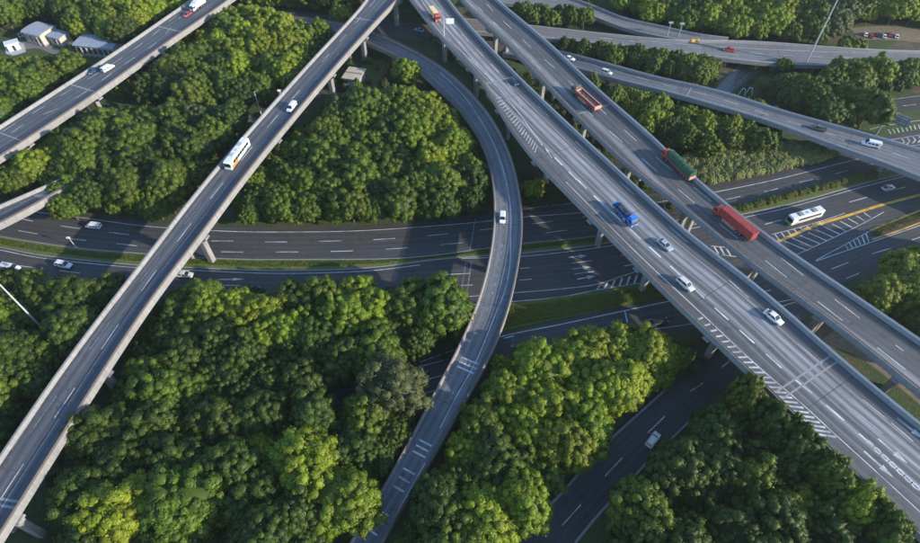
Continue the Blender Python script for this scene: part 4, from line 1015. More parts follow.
def wood_fn(polys, h):
    bx = []
    for poly in polys:
        xs = [at(px, py, 0) for px, py in poly]; bx.append((poly, min(p.x for p in xs), max(p.x for p in xs), min(p.y for p in xs), max(p.y for p in xs)))
    w = np.array([(b[2] - b[1]) * (b[4] - b[3]) for b in bx]); w /= w.sum()
    def f():
        while True:
            b = bx[nr.choice(len(bx), p=w)]; x = nr.uniform(b[1], b[2]); y = nr.uniform(b[3], b[4])
            if in_poly(proj((x, y, 0)), b[0]): return (x, y, h * nr.uniform(.05, 1) * (.4 + .6 * (.5 + .5 * math.sin(x * .8) * math.sin(y * .7))))
    return f
gaps = [[(436, 36), (500, 60), (520, 120), (555, 180), (600, 230), (585, 195), (540, 130), (505, 60), (470, 30)], [(505, 60), (560, 100), (640, 170), (690, 215), (670, 225), (600, 165), (540, 110), (500, 70)],
        [(330, 66), (375, 56), (440, 84), (466, 112), (330, 112)], [(540, 38), (720, 56), (716, 90), (600, 70), (545, 50)], [(520, 170), (560, 190), (590, 200), (525, 212)], [(415, 36), (460, 40), (500, 84), (470, 78), (430, 48)],
        [(740, 68), (780, 62), (850, 70), (860, 100), (760, 104), (728, 96)], [(60, 440), (130, 380), (160, 330), (200, 300), (230, 560), (40, 560)], [(410, 350), (480, 300), (500, 330), (430, 365)], [(690, 340), (730, 340), (700, 390), (670, 380)]]
bushes('roadside_bushes', wood_fn(gaps, .8), 420, .6, 1.9, 1.5, (.075, .115, .03), 'bushes growing on the ground between the roads')
leaf_patch('undergrowth', wood_fn(gaps, .8), 60000, .2, (.055, .085, .02), 'weeds and low bushes on the ground between the roads')

# ------------------------------------------------------------------ vehicles (facing +x, standing on z = 0)
def wheel(parent, x, y, r, w=.24):
    bm = bmesh.new(); tube(bm, (x, y - w / 2, r), (x, y + w / 2, r), r, n=14)
    o = link('wheel', bmm('wheel', bm), M['rubber'], parent)
    s_ = 1 if y > 0 else -1; bm = bmesh.new(); tube(bm, (x, y + s_ * w / 2, r), (x, y + s_ * (w / 2 + .02), r), r * .6, r * .5, n=10)
    link('rim', bmm('rim', bm), M['rim'], o)
def part(name, fn, m, parent, sm=False):
    bm = bmesh.new(); fn(bm); bmesh.ops.recalc_face_normals(bm, faces=bm.faces)
    me = bmm(name, bm)
    if sm: smooth(me)
    return link(name, me, m, parent)
def car(paint, suv=False, sedan=True):
    t = empty('car'); L = 4.6; H = 1.65 if suv else 1.42; b = .98 if suv else .86
    part('body', lambda bm: loft(bm, [rr(-2.3, 1.5, .42, b - .16, .1), rr(-2.22, 1.72, .28, b - .02, .14), rr(-1.5, 1.82, .22, b, .14), rr(.2, 1.84, .2, b, .14), rr(1.1, 1.82, .22, b - .04, .14), rr(1.95, 1.74, .24, b - .16, .16), rr(2.25, 1.5, .34, b - .3, .12)]), M[paint], t)
    x0, x1, x2, x3 = (-2.15, -1.75, .45, 1.15) if suv else (-1.75, -1.05, .25, 1.05)
    part('cabin_glass', lambda bm: loft(bm, [rr(x0, 1.55, b - .1, b + .02, .03), rr(x1, 1.5, b - .1, H - .05, .12, 1.25), rr(x2, 1.5, b - .1, H - .04, .12, 1.25), rr(x3, 1.55, b - .1, b + .02, .03)]), M['glass'], t)
    part('roof', lambda bm: loft(bm, [rr(x1 - .05, 1.24, H - .09, H - .03, .03), rr(x1 + .25, 1.34, H - .1, H + .03, .04), rr(x2 - .2, 1.34, H - .1, H + .03, .04), rr(x2 + .05, 1.24, H - .1, H - .03, .03)]), M[paint], t)
    for sy in (-1, 1):
        for a, bb in (((x0, .77), (x1, .62)), ((x3, .77), (x2, .62)), (((x1 + x2) / 2 - .1, .785), ((x1 + x2) / 2 - .1, .64))):
            part('pillar', lambda bm: tube(bm, (a[0], sy * a[1], b), (bb[0], sy * bb[1], H - .02), .055, n=5), M[paint], t)
        part('headlight', lambda bm: box(bm, 2.02, 2.24, sy * .62 - .17, sy * .62 + .17, b - .36, b - .22), M['lamp_glass'], t)
        part('tail_light', lambda bm: box(bm, -2.33, -2.2, sy * .62 - .15, sy * .62 + .15, b - .3, b - .14), M['red_glass'], t)
        part('mirror', lambda bm: loft(bm, [rr(.72, .1, b - .03, b + .1, .02), rr(.86, .16, b - .04, b + .12, .03)]), M[paint], t).location.y = sy * .98
        for x in (-1.4, 1.42): wheel(t, x, sy * .8, .32)
    part('bumper', lambda bm: box(bm, 2.2, 2.31, -.6, .6, .26, .42), M['black'], t)
    return t
def van(paint, L=5.2, H=2.05, windows=True):
    t = empty('van'); h = L / 2
    part('body', lambda bm: loft(bm, [rr(-h, 1.6, .4, H - .12, .12, 1.5), rr(-h + .1, 1.82, .3, H, .18, 1.62), rr(h - 1.7, 1.86, .28, H, .2, 1.62), rr(h - 1.55, 1.86, .28, H - .03, .2, 1.6), rr(h - .85, 1.84, .28, 1.16, .16), rr(h - .2, 1.75, .28, .95, .16), rr(h, 1.55, .36, .78, .12)]), M[paint], t)
    part('windscreen', lambda bm: loft(bm, [rr(h - 1.52, 1.5, H - .16, H - .02, .03), rr(h - .8, 1.66, 1.14, 1.22, .03)]), M['glass'], t)
    for sy in (-1, 1):
        for x in ([h - 1.95, h - 3.0, h - 4.1] if windows else [h - 1.95]):
            part('side_window', lambda bm: loft(bm, [[(x + dx, sy * yy, z) for dx, yy, z in ((-.42, .935, 1.15), (.42, .935, 1.15), (.38, .85, H - .3), (-.42, .85, H - .3))], [(x + dx, sy * (yy - .06), z) for dx, yy, z in ((-.42, .935, 1.15), (.42, .935, 1.15), (.38, .85, H - .3), (-.42, .85, H - .3))]]), M['glass'], t)
        part('headlight', lambda bm: box(bm, h - .22, h - .02, sy * .62 - .16, sy * .62 + .16, .62, .8), M['lamp_glass'], t)
        part('tail_light', lambda bm: box(bm, -h - .02, -h + .05, sy * .74 - .08, sy * .74 + .08, .8, 1.2), M['red_glass'], t)
        part('mirror', lambda bm: box(bm, h - 1.1, h - .95, sy * 1.02 - .09, sy * 1.02 + .09, 1.15, 1.4), M['black'], t)
        for x in (-h + .95, h - .95): wheel(t, x, sy * .8, .34)
    part('rear_window', lambda bm: box(bm, -h - .015, -h + .05, -.6, .6, 1.2, H - .35), M['glass'], t)
    return t
def bus(L, paint, stripe, front, orange=False):
    t = empty('bus'); h = L / 2; H = 3.2
    part('body', lambda bm: loft(bm, [rr(-h, 2.3, .4, H - .15, .12), rr(-h + .15, 2.5, .35, H, .2), rr(h - .3, 2.5, .35, H, .2), rr(h, 2.3, .4, H - .35, .14)]), M[paint], t)
    n = int((L - 2) / 1.45)
    for sy in (-1, 1):
        for k in range(n):
            x = -h + 1.1 + k * 1.45; part('window', lambda bm: box(bm, x, x + 1.33, sy * 1.25 - .03, sy * 1.25 + .03, 1.65, 2.6), M['glass'], t)
        part('side_stripe', lambda bm: box(bm, -h + .6, h - 1.2, sy * 1.252 - .02, sy * 1.252 + .02, .8, 1.3), M[stripe], t)
        if orange: part('side_panel', lambda bm: box(bm, h - 4.5, h - .6, sy * 1.256 - .02, sy * 1.256 + .02, .6, 1.6), M['orange'], t)
        for x in (-h + 2.4, h - 2.5): wheel(t, x, sy * 1.12, .5, .3)
        part('mirror', lambda bm: (tube(bm, (h - .1, sy * 1.2, 2.7), (h + .35, sy * 1.42, 2.6), .04, n=5), box(bm, h + .28, h + .42, sy * 1.42 - .14, sy * 1.42 + .14, 2.1, 2.65)), M['black'], t)
        part('headlight', lambda bm: box(bm, h - .04, h + .03, sy * .85 - .2, sy * .85 + .2, .6, .85), M['lamp_glass'], t)
    part('windscreen', lambda bm: box(bm, h - .1, h + .025, -1.05, 1.05, 1.35, 2.75), M['glass'], t)
    part('front_panel', lambda bm: loft(bm, [rr(h - .25, 2.53, .38, 1.3, .1), rr(h + .02, 2.36, .4, 1.28, .1)]), M[front], t)
    part('rear_window', lambda bm: box(bm, -h - .02, -h + .1, -.9, .9, 1.8, 2.6), M['glass'], t)
    for x in (-h * .45, h * .4): part('roof_unit', lambda bm: loft(bm, [rr(x - .9, 1.3, H - .02, H + .12, .05), rr(x - .7, 1.5, H - .02, H + .24, .06), rr(x + .7, 1.5, H - .02, H + .24, .06), rr(x + .9, 1.3, H - .02, H + .12, .05)]), M['concrete_pale'] if not orange else M['rail_pale'], t)
    part('roof_hatch', lambda bm: box(bm, -.35, .35, -.35, .35, H - .01, H + .08), M['rail_steel'], t)
    return t
def truck(kind, L, cabpaint, load):
    """tractor or rigid truck with its load; cab at +x"""
    t = empty('truck'); h = L / 2; c0 = h - 2.3
    cab = part('cab', lambda bm: loft(bm, [rr(c0, 2.35, .8, 2.9, .14), rr(c0 + .2, 2.45, .7, 3.05, .2), rr(h - .5, 2.45, .6, 3.0, .2), rr(h - .08, 2.4, .55, 2.1, .14), rr(h, 2.3, .55, 1.4, .1)]), M[cabpaint], t)
    part('windscreen', lambda bm: loft(bm, [[(h - .47, y, z) for y, z in ((-1.05, 2.78), (1.05, 2.78), (1.05, 2.9), (-1.05, 2.9))], [(h + .0, y, z) for y, z in ((-1.1, 1.55), (1.1, 1.55), (1.1, 2.0), (-1.1, 2.0))]]), M['glass'], cab)
    for sy in (-1, 1):
        part('side_window', lambda bm: box(bm, h - 1.5, h - .6, sy * 1.225 - .02, sy * 1.225 + .02, 1.75, 2.55), M['glass'], cab)
        part('mirror', lambda bm: box(bm, h - .35, h - .2, sy * 1.4 - .12, sy * 1.4 + .12, 1.8, 2.5), M['black'], cab)
        part('headlight', lambda bm: box(bm, h - .05, h + .03, sy * .9 - .2, sy * .9 + .2, .7, .95), M['lamp_glass'], cab)
    part('air_deflector', lambda bm: loft(bm, [rr(c0 + .2, 2.0, 3.0, 3.5, .1), rr(h - .9, 1.7, 2.95, 3.08, .05)]), M[cabpaint], cab)
    part('chassis', lambda bm: box(bm, -h + .1, c0 + .5, -.45, .45, .75, 1.1), M['black'], t)
    part('fuel_tank', lambda bm: tube(bm, (c0 - 1.8, -1.0, .75), (c0 - .7, -1.0, .75), .32, n=10), M['steel'], t)
    for x in (h - 1.3, c0 - .8, -h + 3.6, -h + 2.4, -h + 1.2)[: 5 if L > 10 else 4]:
        for sy in (-1, 1): wheel(t, x, sy * 1.05, .5, .38)
    b0, b1 = -h, c0 - .25
    if kind == 'container':
        o = part('container', lambda bm: box(bm, b0, b1, -1.22, 1.22, 1.2, 4.0), M[load], t)
        n = int((b1 - b0) / .42)
        for k in range(n):
            x = b0 + .2 + k * .42
            q = part('rib', lambda bm: (box(bm, x, x + .2, -1.26, 1.26, 1.3, 3.9), box(bm, x, x + .2, -1.15, 1.15, 3.9, 4.03)), M[load], o)
        for x in (b0 - .0, b1 - .12): part('frame_post', lambda bm: box(bm, x - .02, x + .14, -1.28, 1.28, 1.18, 4.05), M[load], o)
        part('door_bar', lambda bm: (tube(bm, (b0 - .05, -.5, 1.4), (b0 - .05, -.5, 3.8), .04, n=5), tube(bm, (b0 - .05, .5, 1.4), (b0 - .05, .5, 3.8), .04, n=5)), M['steel'], o)
    elif kind == 'tarp':
        rings = []; n = 40
        for k in range(n + 1):
            x = b0 + (b1 - b0) * k / n; sag = .05 * abs(math.sin(k / n * math.pi * 6)) + .05 * math.sin(k * 1.7); wob = .03 * math.sin(k * 2.3)
            rings.append([(x, -1.24 - wob, 1.3), (x, 1.24 + wob, 1.3), (x, 1.26, 2.9), (x, 1.05, 3.65 - sag), (x, .4, 3.9 - sag * 1.2), (x, -.4, 3.9 - sag * 1.2), (x, -1.05, 3.65 - sag), (x, -1.26, 2.9)])
        o = part('tarpaulin', lambda bm: loft(bm, rings), M[load], t)
        part('bed', lambda bm: box(bm, b0 - .05, b1 + .05, -1.27, 1.27, 1.1, 1.45), M['redcab'], t)
        part('tailgate', lambda bm: box(bm, b0 - .12, b0 + .02, -1.25, 1.25, 1.1, 2.3), M['pink_steel'], t)
        for k in range(7):
            x = b0 + (b1 - b0) * k / 6 * .98 + .05; part('strap', lambda bm: loft(bm, [[(x + dx, y, z) for y, z in ((-1.29, 1.4), (-1.3, 2.9), (-1.08, 3.7), (-.4, 3.94), (.4, 3.94), (1.08, 3.7), (1.3, 2.9), (1.29, 1.4))] for dx in (0, .06)]), M['green_tarp'], o)
    elif kind == 'trough':
        part('bed', lambda bm: box(bm, b0, b1, -1.2, 1.2, 1.1, 1.4), M['red'], t)
        for sy in (-1, 1):
            w = part('side_wall', lambda bm: box(bm, b0, b1, sy * 1.2 - .07, sy * 1.2 + .07, 1.4, 2.35), M['red'], t)
            part('top_rail', lambda bm: box(bm, b0 - .02, b1 + .02, sy * 1.2 - .13, sy * 1.2 + .13, 2.35, 2.5), M['pink_steel'], w)
            for k in range(9): x = b0 + .3 + k * (b1 - b0 - .6) / 8; part('stake', lambda bm: box(bm, x, x + .12, sy * 1.31 - .05, sy * 1.31 + .05, 1.2, 2.3), M['red'], w)
        for x in (b0, b1 - .25): part('end_wall', lambda bm: box(bm, x, x + .25, -1.32, 1.32, 1.4, 2.55), M['pink_steel'], t)
        def load_(bm):
            bmesh.ops.create_grid(bm, x_segments=30, y_segments=8, size=1)
            for v in bm.verts: v.co = Vector(((b0 + b1) / 2 + v.co.x * (b1 - b0 - .5) / 2, v.co.y * 1.1, 1.75 + .18 * math.sin(v.co.x * 17) * math.cos(v.co.y * 4) + .1 * math.sin(v.co.x * 31)))
        part('load', load_, M['sand'], t)
    elif kind == 'box':
        o = part('box_body', lambda bm: loft(bm, [rr(b0, 2.4, 1.1, 3.55, .05), rr(b1, 2.4, 1.1, 3.55, .05)]), M[load], t)
        for k in range(10): x = b0 + .3 + k * (b1 - b0 - .6) / 9; part('rib', lambda bm: box(bm, x, x + .1, -1.23, 1.23, 1.15, 3.6), M[load], o)
        part('rear_door', lambda bm: box(bm, b0 - .05, b0, -1.1, 1.1, 1.25, 3.4), M['orange'], o)
    elif kind == 'flat':
        o = part('bed', lambda bm: box(bm, b0, b1, -1.2, 1.2, 1.1, 1.35), M[load], t)
        for x in (b0, b1 - .15): part('end_wall', lambda bm: box(bm, x, x + .15, -1.22, 1.22, 1.35, 2.6), M[load], t)
        for k in range(4):
            x = b0 + .4 + k * (b1 - b0 - .8) / 4
            part('machine_crate', lambda bm: box(bm, x + .1, x + (b1 - b0) / 5, -.95 + .1 * (k % 2), .95 - .15 * (k % 2), 1.35, 2.2 + .3 * (k % 2)), M['navy' if k % 2 else 'black'], t)
        for sy in (-1, 1): part('side_rail', lambda bm: box(bm, b0, b1, sy * 1.22 - .05, sy * 1.22 + .05, 1.35, 1.8), M[load], t)
    return t
def pickup(paint):
    t = empty('car')
    part('body', lambda bm: loft(bm, [rr(-2.6, 1.75, .4, 1.0, .1), rr(-2.4, 1.85, .3, 1.05, .12), rr(1.2, 1.88, .28, 1.05, .14), rr(2.2, 1.78, .3, .95, .16), rr(2.5, 1.6, .4, .75, .12)]), M[paint], t)
    part('cargo_bed', lambda bm: box(bm, -2.45, -.75, -.75, .75, 1.0, 1.062), M['black'], t)
    part('cabin_glass', lambda bm: loft(bm, [rr(-.75, 1.6, .95, 1.55, .1, 1.35), rr(.6, 1.6, .95, 1.6, .1, 1.35), rr(1.35, 1.6, .95, 1.07, .04)]), M['glass'], t)
    part('roof', lambda bm: loft(bm, [rr(-.72, 1.4, 1.52, 1.62, .04), rr(.55, 1.4, 1.54, 1.66, .04)]), M[paint], t)
    for sy in (-1, 1):
        for x in (-1.6, 1.6): wheel(t, x, sy * .83, .36)
        part('headlight', lambda bm: box(bm, 2.4, 2.52, sy * .6 - .16, sy * .6 + .16, .6, .75), M['lamp_glass'], t)
        part('tail_light', lambda bm: box(bm, -2.63, -2.55, sy * .75 - .08, sy * .75 + .08, .6, .9), M['red_glass'], t)
    return t
def put(t, px, ahead, z, label, cat, sc=1.0, roof=.7, group=None):
    """centre of the vehicle seen at px, driving towards pixel ahead"""
    p = at(px[0], px[1], z + roof); q = at(ahead[0], ahead[1], z + roof); d = q - p
    t.location = (p.x, p.y, z + .01); t.rotation_euler = (0, 0, math.atan2(d.y, d.x)); t.scale = (sc, sc, sc)
    tag(t, label, cat, group); return t
M['silver'] = simple('silver_paint', (.52, .54, .57), .3, .3, .05, 1, .4); M['pearl'] = simple('off_white_paint', (.66, .66, .63), .3, 0, .05, 1, .4)
WK = [('white', False), ('pearl', True), ('silver', False), ('white', True), ('pearl', False)]; WB = {}; wi = [0]
def wcar(*a, **k):
    key = WK[wi[0] % 5]; wi[0] += 1
    if key in WB: t = copy_tree(WB[key])
    else: t = WB[key] = car(*key)
    return put(t, *a, **k)
G = 'white cars on the roads'
wcar((774, 317), (784, 325), 14, 'white car in the right lane of the main bridge near the double joint', 'car', 1.07, group=G)
wcar((685.5, 284), (695, 292), 14, 'white car on the main bridge between the dashed line and the left edge', 'car', 1.07, group=G)
wcar((665, 244.5), (674, 252), 14, 'silver car on the bleached lane just ahead of the blue truck', 'car', 1.04, group=G)
wcar((63.5, 264.5), (76, 267), .02, 'white car on the south carriageway second from the left edge', 'car', 1.08, group=G)
wcar((184.5, 274.3), (196, 275), .02, 'white car half hidden under the long left bridge', 'car', 1.08, group=G)
wcar((569.5, 58.2), (578, 60.5), 7.0 - 3.2, 'white car on the low bridge nearest the truck bridge', 'car', 1.0, group=G)
wcar((606.5, 72), (616, 75), 7.0 - 1.2, 'white car on the low bridge below the lone tree', 'car', 1.0, group=G)
wcar((888.5, 187.3), (900, 184.5), .02, 'white car on the right beyond the white bus', 'car', 1.0, group=G)
put(van('white', 4.9, 1.95), (107.5, 67.5), (120, 60), 10.5, 'white van on the top left bridge behind the dark car', 'van', 1.0, 1)
put(car('navy'), (92.5, 70.5), (80, 78.5), 10.5, 'dark blue car beside the white van on the top left bridge', 'car', 1.0)
put(truck('box', 9.0, 'white', 'white'), (197, 3.5), (186, 11), 10.5, 'white box truck at the top end of the top left bridge', 'truck', .9, 2)
put(car('redcar'), (187, 14), (178, 20), 10.5, 'red car half hidden by trees at the top of the top left bridge', 'car', .9)
put(van('white', 4.8, 1.9), (291.5, 106.5), (283, 117), 12, 'white van in the middle of the long left bridge', 'van', 1.0, 1)
put(bus(13.0, 'white', 'lightblue', 'white', True), (237, 153.5), (227, 167), 12, 'white coach with orange side panels on the long left bridge', 'bus', .97, 1.7)
put(truck('box', 9.5, 'redcab', 'cream'), (434.5, 13), (443, 24), 14, 'cream box truck with a red cab at the top of the main bridge', 'truck', .85, 2)
put(car('navy'), (514.5, 81.5), (522, 90), 14, 'dark car on the main bridge at the upper expansion joint', 'car', .9)
put(truck('flat', 9.6, 'blue', 'blue'), (625.5, 213), (634, 222), 14, 'blue flatbed truck loaded with dark crates on the main bridge', 'truck', .92, 1.7)
put(truck('trough', 13.4, 'olive', 'red'), (586, 97.5), (572, 85), 14, 'long red open truck with an olive cab on the truck bridge', 'truck', 1.03, 1.8)
put(truck('tarp', 14.4, 'redcab', 'green_tarp'), (678.5, 163), (664, 149), 14, 'green tarpaulin covered truck with a red cab on the truck bridge', 'truck', .93, 2)
put(truck('container', 14.4, 'redcab', 'red'), (735, 221.5), (718, 207.5), 14, 'red container truck in the lower part of the truck bridge', 'truck', .93, 2)
put(pickup('olive'), (818.5, 128), (806, 124.5), 7.5, 'dark olive pickup on the low bridge left of the white van', 'car', 1.0)
put(van('white', 5.4, 2.2), (871.5, 143.5), (861, 141), 7.5, 'white van on the low bridge at upper right', 'van', 1.0, 1)
put(van('white', 4.7, 1.85), (93, 225), (80, 223.5), .02, 'white van on the north carriageway at the left', 'van', 1.0, 1)
put(van('white', 5.0, 1.9), (10, 267), (22, 269), .02, 'white minivan at the left edge on the south carriageway', 'van', 1.05, 1)
put(bus(12.0, 'white', 'rail_pale', 'green_paint'), (805, 216), (788, 221), .02, 'white bus with a green front beside the yellow line', 'bus', 1.0, 1.6)
put(van('white', 4.2, 1.8, False), (502.5, 217), (502, 230), 8.05, 'small white van on the curved ramp', 'van', .95, 1)
put(car('lightblue'), (419, 29.5), (408, 27), .05, 'light blue car on the upper west road left of the main bridge', 'car', .95)
put(car('redcar'), (729.5, 49.5), (717, 48), 4, 'red car on the pale road along the top right', 'car', 1.05)
put(car('white', True), (653, 439.5), (660, 430), .03, 'white car in the shade on the underpass road', 'car', 1.0)
put(car('black'), (659.5, 321), (672, 318.5), .03, 'dark car in the shade on the slip road below the main bridge', 'car', 1.05)
pk = ['white', 'redcar', 'navy', 'white', 'redcar', 'white']; PKN = ['white', 'dark red', 'navy', 'white', 'red', 'white']
for k, pc in enumerate(pk):
    put(car(pc), (866 + k * 6.2, 34 + (k % 2) * 1.6), (867 + k * 6.2, 28), .02, f'{PKN[k]} parked car, {["leftmost", "second from left", "third from left", "fourth from left", "fifth from left", "rightmost"][k]} in the far yard at the top right', 'car', .85, group='cars parked in the yard')

# ------------------------------------------------------------------ masts, signs, gantries
def mast(px0, px1, z0, name, label, cat, m='rail_pale', r=(.22, .1), H=None):
    """a vertical pole: foot at pixel px0, top seen at pixel px1"""
    b = at(*px0, z0)
    if H is None:
        H = 1
        for k in range(1, 800):
            if proj((b.x, b.y, z0 + k * .1))[1] <= px1[1]: H = k * .1; break
    t = empty(name, (b.x, b.y, z0), 0, label, cat)
    part('pole', lambda bm: tube(bm, (0, 0, 0), (0, 0, H), r[0], r[1], 10), M[m], t)
    part('base_plate', lambda bm: box(bm, -.35, .35, -.35, .35, 0, .12), M['steel'], t)
    return t, H
t, H = mast((801, 73), (840, -14), 0, 'lamp_mast', 'very tall thin pale lamp mast standing on the lawn at upper right', 'lamp mast', r=(.36, .2))
part('lamp_ring', lambda bm: [tube(bm, (0, 0, H - .5), (math.cos(a) * 1.3, math.sin(a) * 1.3, H - .4), .06, n=5) for a in (0, 1.05, 2.1, 3.14, 4.2, 5.2)], M['steel'], t)
t, H = mast((52, 338), (-4, 279), 0, 'lamp_mast', 'tall pale lamp mast rising from the wood at bottom left', 'lamp mast', r=(.28, .15))
part('lamp_ring', lambda bm: [tube(bm, (0, 0, H - .5), (math.cos(a) * 1.2, math.sin(a) * 1.2, H - .4), .06, n=5) for a in (0, 1.05, 2.1, 3.14, 4.2, 5.2)], M['steel'], t)
t, H = mast((262, 117), (255, 92), 0, 'lamp_mast', 'short pale lamp post in the wood left of the coach', 'lamp mast', r=(.25, .15))
part('lamp_arm', lambda bm: tube(bm, (0, 0, H), (1.2, .3, H + .2), .07, n=5), M['steel'], t)
t, H = mast((76, 247.5), (72, 238), 0, 'camera_post', 'thin leaning camera post in the central reservation below the white van', 'post', r=(.12, .1))
part('camera', lambda bm: box(bm, -.6, .3, -.2, .2, H - .1, H + .25), M['white'], t)
t, H = mast((281, 96), (280, 91), 12, 'camera_post', 'small white camera post on the parapet of the long left bridge', 'post', r=(.14, .12))
part('camera', lambda bm: (box(bm, -.7, .3, -.25, .25, H - .1, H + .35)), M['white'], t)
t, H = mast((444, 36), (442, 19), 14, 'sign_post', 'white rectangular road sign on a post at the top of the main bridge', 'road sign', r=(.2, .16))
part('sign_panel', lambda bm: box(bm, .9, 3.9, -.1, .08, H - 2.0, H + .1), M['white'], t)
part('arm', lambda bm: (tube(bm, (0, 0, H - .4), (2, 0, H - .4), .1, n=6), tube(bm, (0, 0, H - 1.4), (2, 0, H - 1.4), .1, n=6)), M['rail_steel'], t)
def cantilever(pf, top, arm_px, z0, label, panel=None, mm='sign_blue'):
    t, H = mast(pf, top, z0, 'sign_gantry', label, 'sign gantry', mm, (.22, .18))
    e = at(arm_px[0], arm_px[1], z0 + H); d = Vector((e.x - t.location.x, e.y - t.location.y, 0))
    part('arm', lambda bm: tube(bm, (0, 0, H - .1), (d.x, d.y, H - .1), .2, .14, 8), M[mm], t)
    if panel:
        u = d.normalized(); v = Vector((-u.y, u.x, 0)); a = d * .35
        def f(bm):
            P = [a + u * s_ * panel[0] / 2 + v * w_ * .08 for s_, w_ in ((-1, -1), (1, -1), (1, 1), (-1, 1))]
            loft(bm, [[(q.x, q.y, H - .1 - panel[1] / 2) for q in P], [(q.x, q.y, H - .1 + panel[1] / 2) for q in P]])
        part('sign_panel', f, M['sign_navy'], t)
    return t
cantilever((512, 346), (512, 336), (504, 338), .05, 'small pale blue gantry beside the curved ramp on the slip road')
cantilever((624, 331), (628, 322), (625, 311), .05, 'pale blue bent gantry over the slip road left of the dark car')
cantilever((601, 336), (600, 330), (612, 327), .05, 'pale gantry with a dark blue board over the slip road', (2.6, 2.2))
for px, lab in (((667, 37), 'left one of the two slim grey posts on the strip between the merging top roads'), ((678, 38), 'right one of the two slim grey posts on the strip between the merging top roads')):
    t, H = mast(px, (px[0] + 1, px[1] - 14), 3.5, 'camera_post', lab, 'post', 'steel', (.18, .14))
    part('camera', lambda bm: box(bm, -.9, .9, -.3, .3, H - .2, H + .4), M['steel'], t)
t = empty('warning_board', at(694.5, 43, 4), .1, 'orange warning board where the two top roads merge', 'road sign')
part('board', lambda bm: box(bm, -1.6, 1.6, -.2, .2, .3, 1.7), M['yellow'], t)
for x in (-1.1, 1.1): part('leg', lambda bm: box(bm, x - .08, x + .08, -.5, .5, 0, .3), M['steel'], t)
# big sign seen from behind at upper right
b = at(876, 134, 0); t = empty('sign_gantry', (b.x, b.y, 0), R(-42), 'large grey sign gantry seen from behind, above the low bridge at right', 'sign gantry')
part('pole', lambda bm: tube(bm, (0, 0, 0), (0, 0, 9.5), .35, .28, 10), M['steel'], t)
for x in (-3.6, 3.6):
    sp = part('sign_panel', lambda bm: box(bm, x - 3.1, x + 3.1, -.1, .1, 6.0, 9.6), M['concrete_grey'], t)
    for k in range(4): part('stiffener', lambda bm: box(bm, x - 2.9 + k * 1.9, x - 2.75 + k * 1.9, -.25, -.102, 6.1, 9.5), M['steel'], sp)
part('arm', lambda bm: (tube(bm, (-6, -.3, 7), (6, -.3, 7), .14, n=6), tube(bm, (-6, -.3, 8.8), (6, -.3, 8.8), .14, n=6)), M['steel'], t)
# pale angular frames by the low bridge
b = at(737, 97, 0); t = empty('barrier_frame', (b.x, b.y, 0), .2, 'two white bent pipe frames beside the low bridge on the connecting road', 'barrier')
for k in range(2):
    x = k * 3.0
    part('pipe_frame', lambda bm: (tube(bm, (x, 0, 0), (x + .9, 0, 3.6), .12, n=6), tube(bm, (x + .9, 0, 3.6), (x + 1.9, -.4, 3.4), .12, n=6), tube(bm, (x + 1.9, -.4, 3.4), (x + 2.8, -.6, 0), .12, n=6)), M['white'], t)

# ------------------------------------------------------------------ buildings
def hall(px, rz, L, W, Hh, label, bays, low=False):
    b = at(*px, 0); t = empty('building', (b.x, b.y, 0), rz, label, 'building')
    wl = part('wall', lambda bm: box(bm, -L / 2, L / 2, -W / 2, W / 2, 0, Hh), M['wall'], t)
    def roof_(bm):
        rings = []
        for k in range(9):
            a = math.pi * (k / 8); y = -math.cos(a) * (W / 2 + .5); z = Hh + .05 + math.sin(a) * W * .08
            rings.append([(-L / 2 - .5, y, z), (L / 2 + .5, y, z), (L / 2 + .5, y, z + .18), (-L / 2 - .5, y, z + .18)])
        loft(bm, rings)
    rf = part('roof', roof_, M['roof'], t)
    n = int(L / .9)
    for k in range(n + 1):
        x = -L / 2 - .4 + k * (L + .8) / n
        def seam(bm):
            rings = []
            for j in range(9):
                a = math.pi * (j / 8); y = -math.cos(a) * (W / 2 + .52); z = Hh + .22 + math.sin(a) * W * .08
                rings.append([(x - .04, y, z), (x + .04, y, z), (x + .04, y, z + .06), (x - .04, y, z + .06)])
            loft(bm, rings)
        part('roof_seam', seam, M['roof'], rf)
    part('gable', lambda bm: loft(bm, [[(x, -math.cos(math.pi * j / 8) * W / 2, Hh - .02 + math.sin(math.pi * j / 8) * W * .075) for j in range(9)] for x in (-L / 2 + .05, L / 2 - .05)]), M['wall'], t)
    for k in range(bays):
        x = -L / 2 + (k + .5) * L / bays; w = L / bays * .62
        f = part('window', lambda bm: box(bm, x - w / 2, x + w / 2, -W / 2 - .06, -W / 2 + .1, 1.2, Hh - .7), M['rail_pale'], t)
        for j in range(2): part('pane', lambda bm: box(bm, x - w / 2 + .1 + j * w / 2, x + j * w / 2 - .06, -W / 2 - .09, -W / 2 - .061, 1.3, Hh - .8), M['glass'], f)
        if k < bays - 1: part('pilaster', lambda bm: box(bm, -L / 2 + (k + 1) * L / bays - .2, -L / 2 + (k + 1) * L / bays + .2, -W / 2 - .3, -W / 2 + .02, 0, Hh), M['wall'], t)
    part('plinth', lambda bm: box(bm, -L / 2 - .06, L / 2 + .06, -W / 2 - .07, W / 2 + .06, 0, .6), M['concrete_grey'], t)
    return t
hall((45, 40), R(-22), 9.5, 8.5, 4.6, 'buff building with a curved grey roof beside the white forecourt at top left', 4)
hall((63, 43), R(-22), 6, 5.5, 3.6, 'low grey roofed annex between the two larger buildings at top left', 3)
hall((104, 52), R(-10), 17, 8.5, 4.4, 'long building with a pale ribbed roof touching the top left bridge', 7)
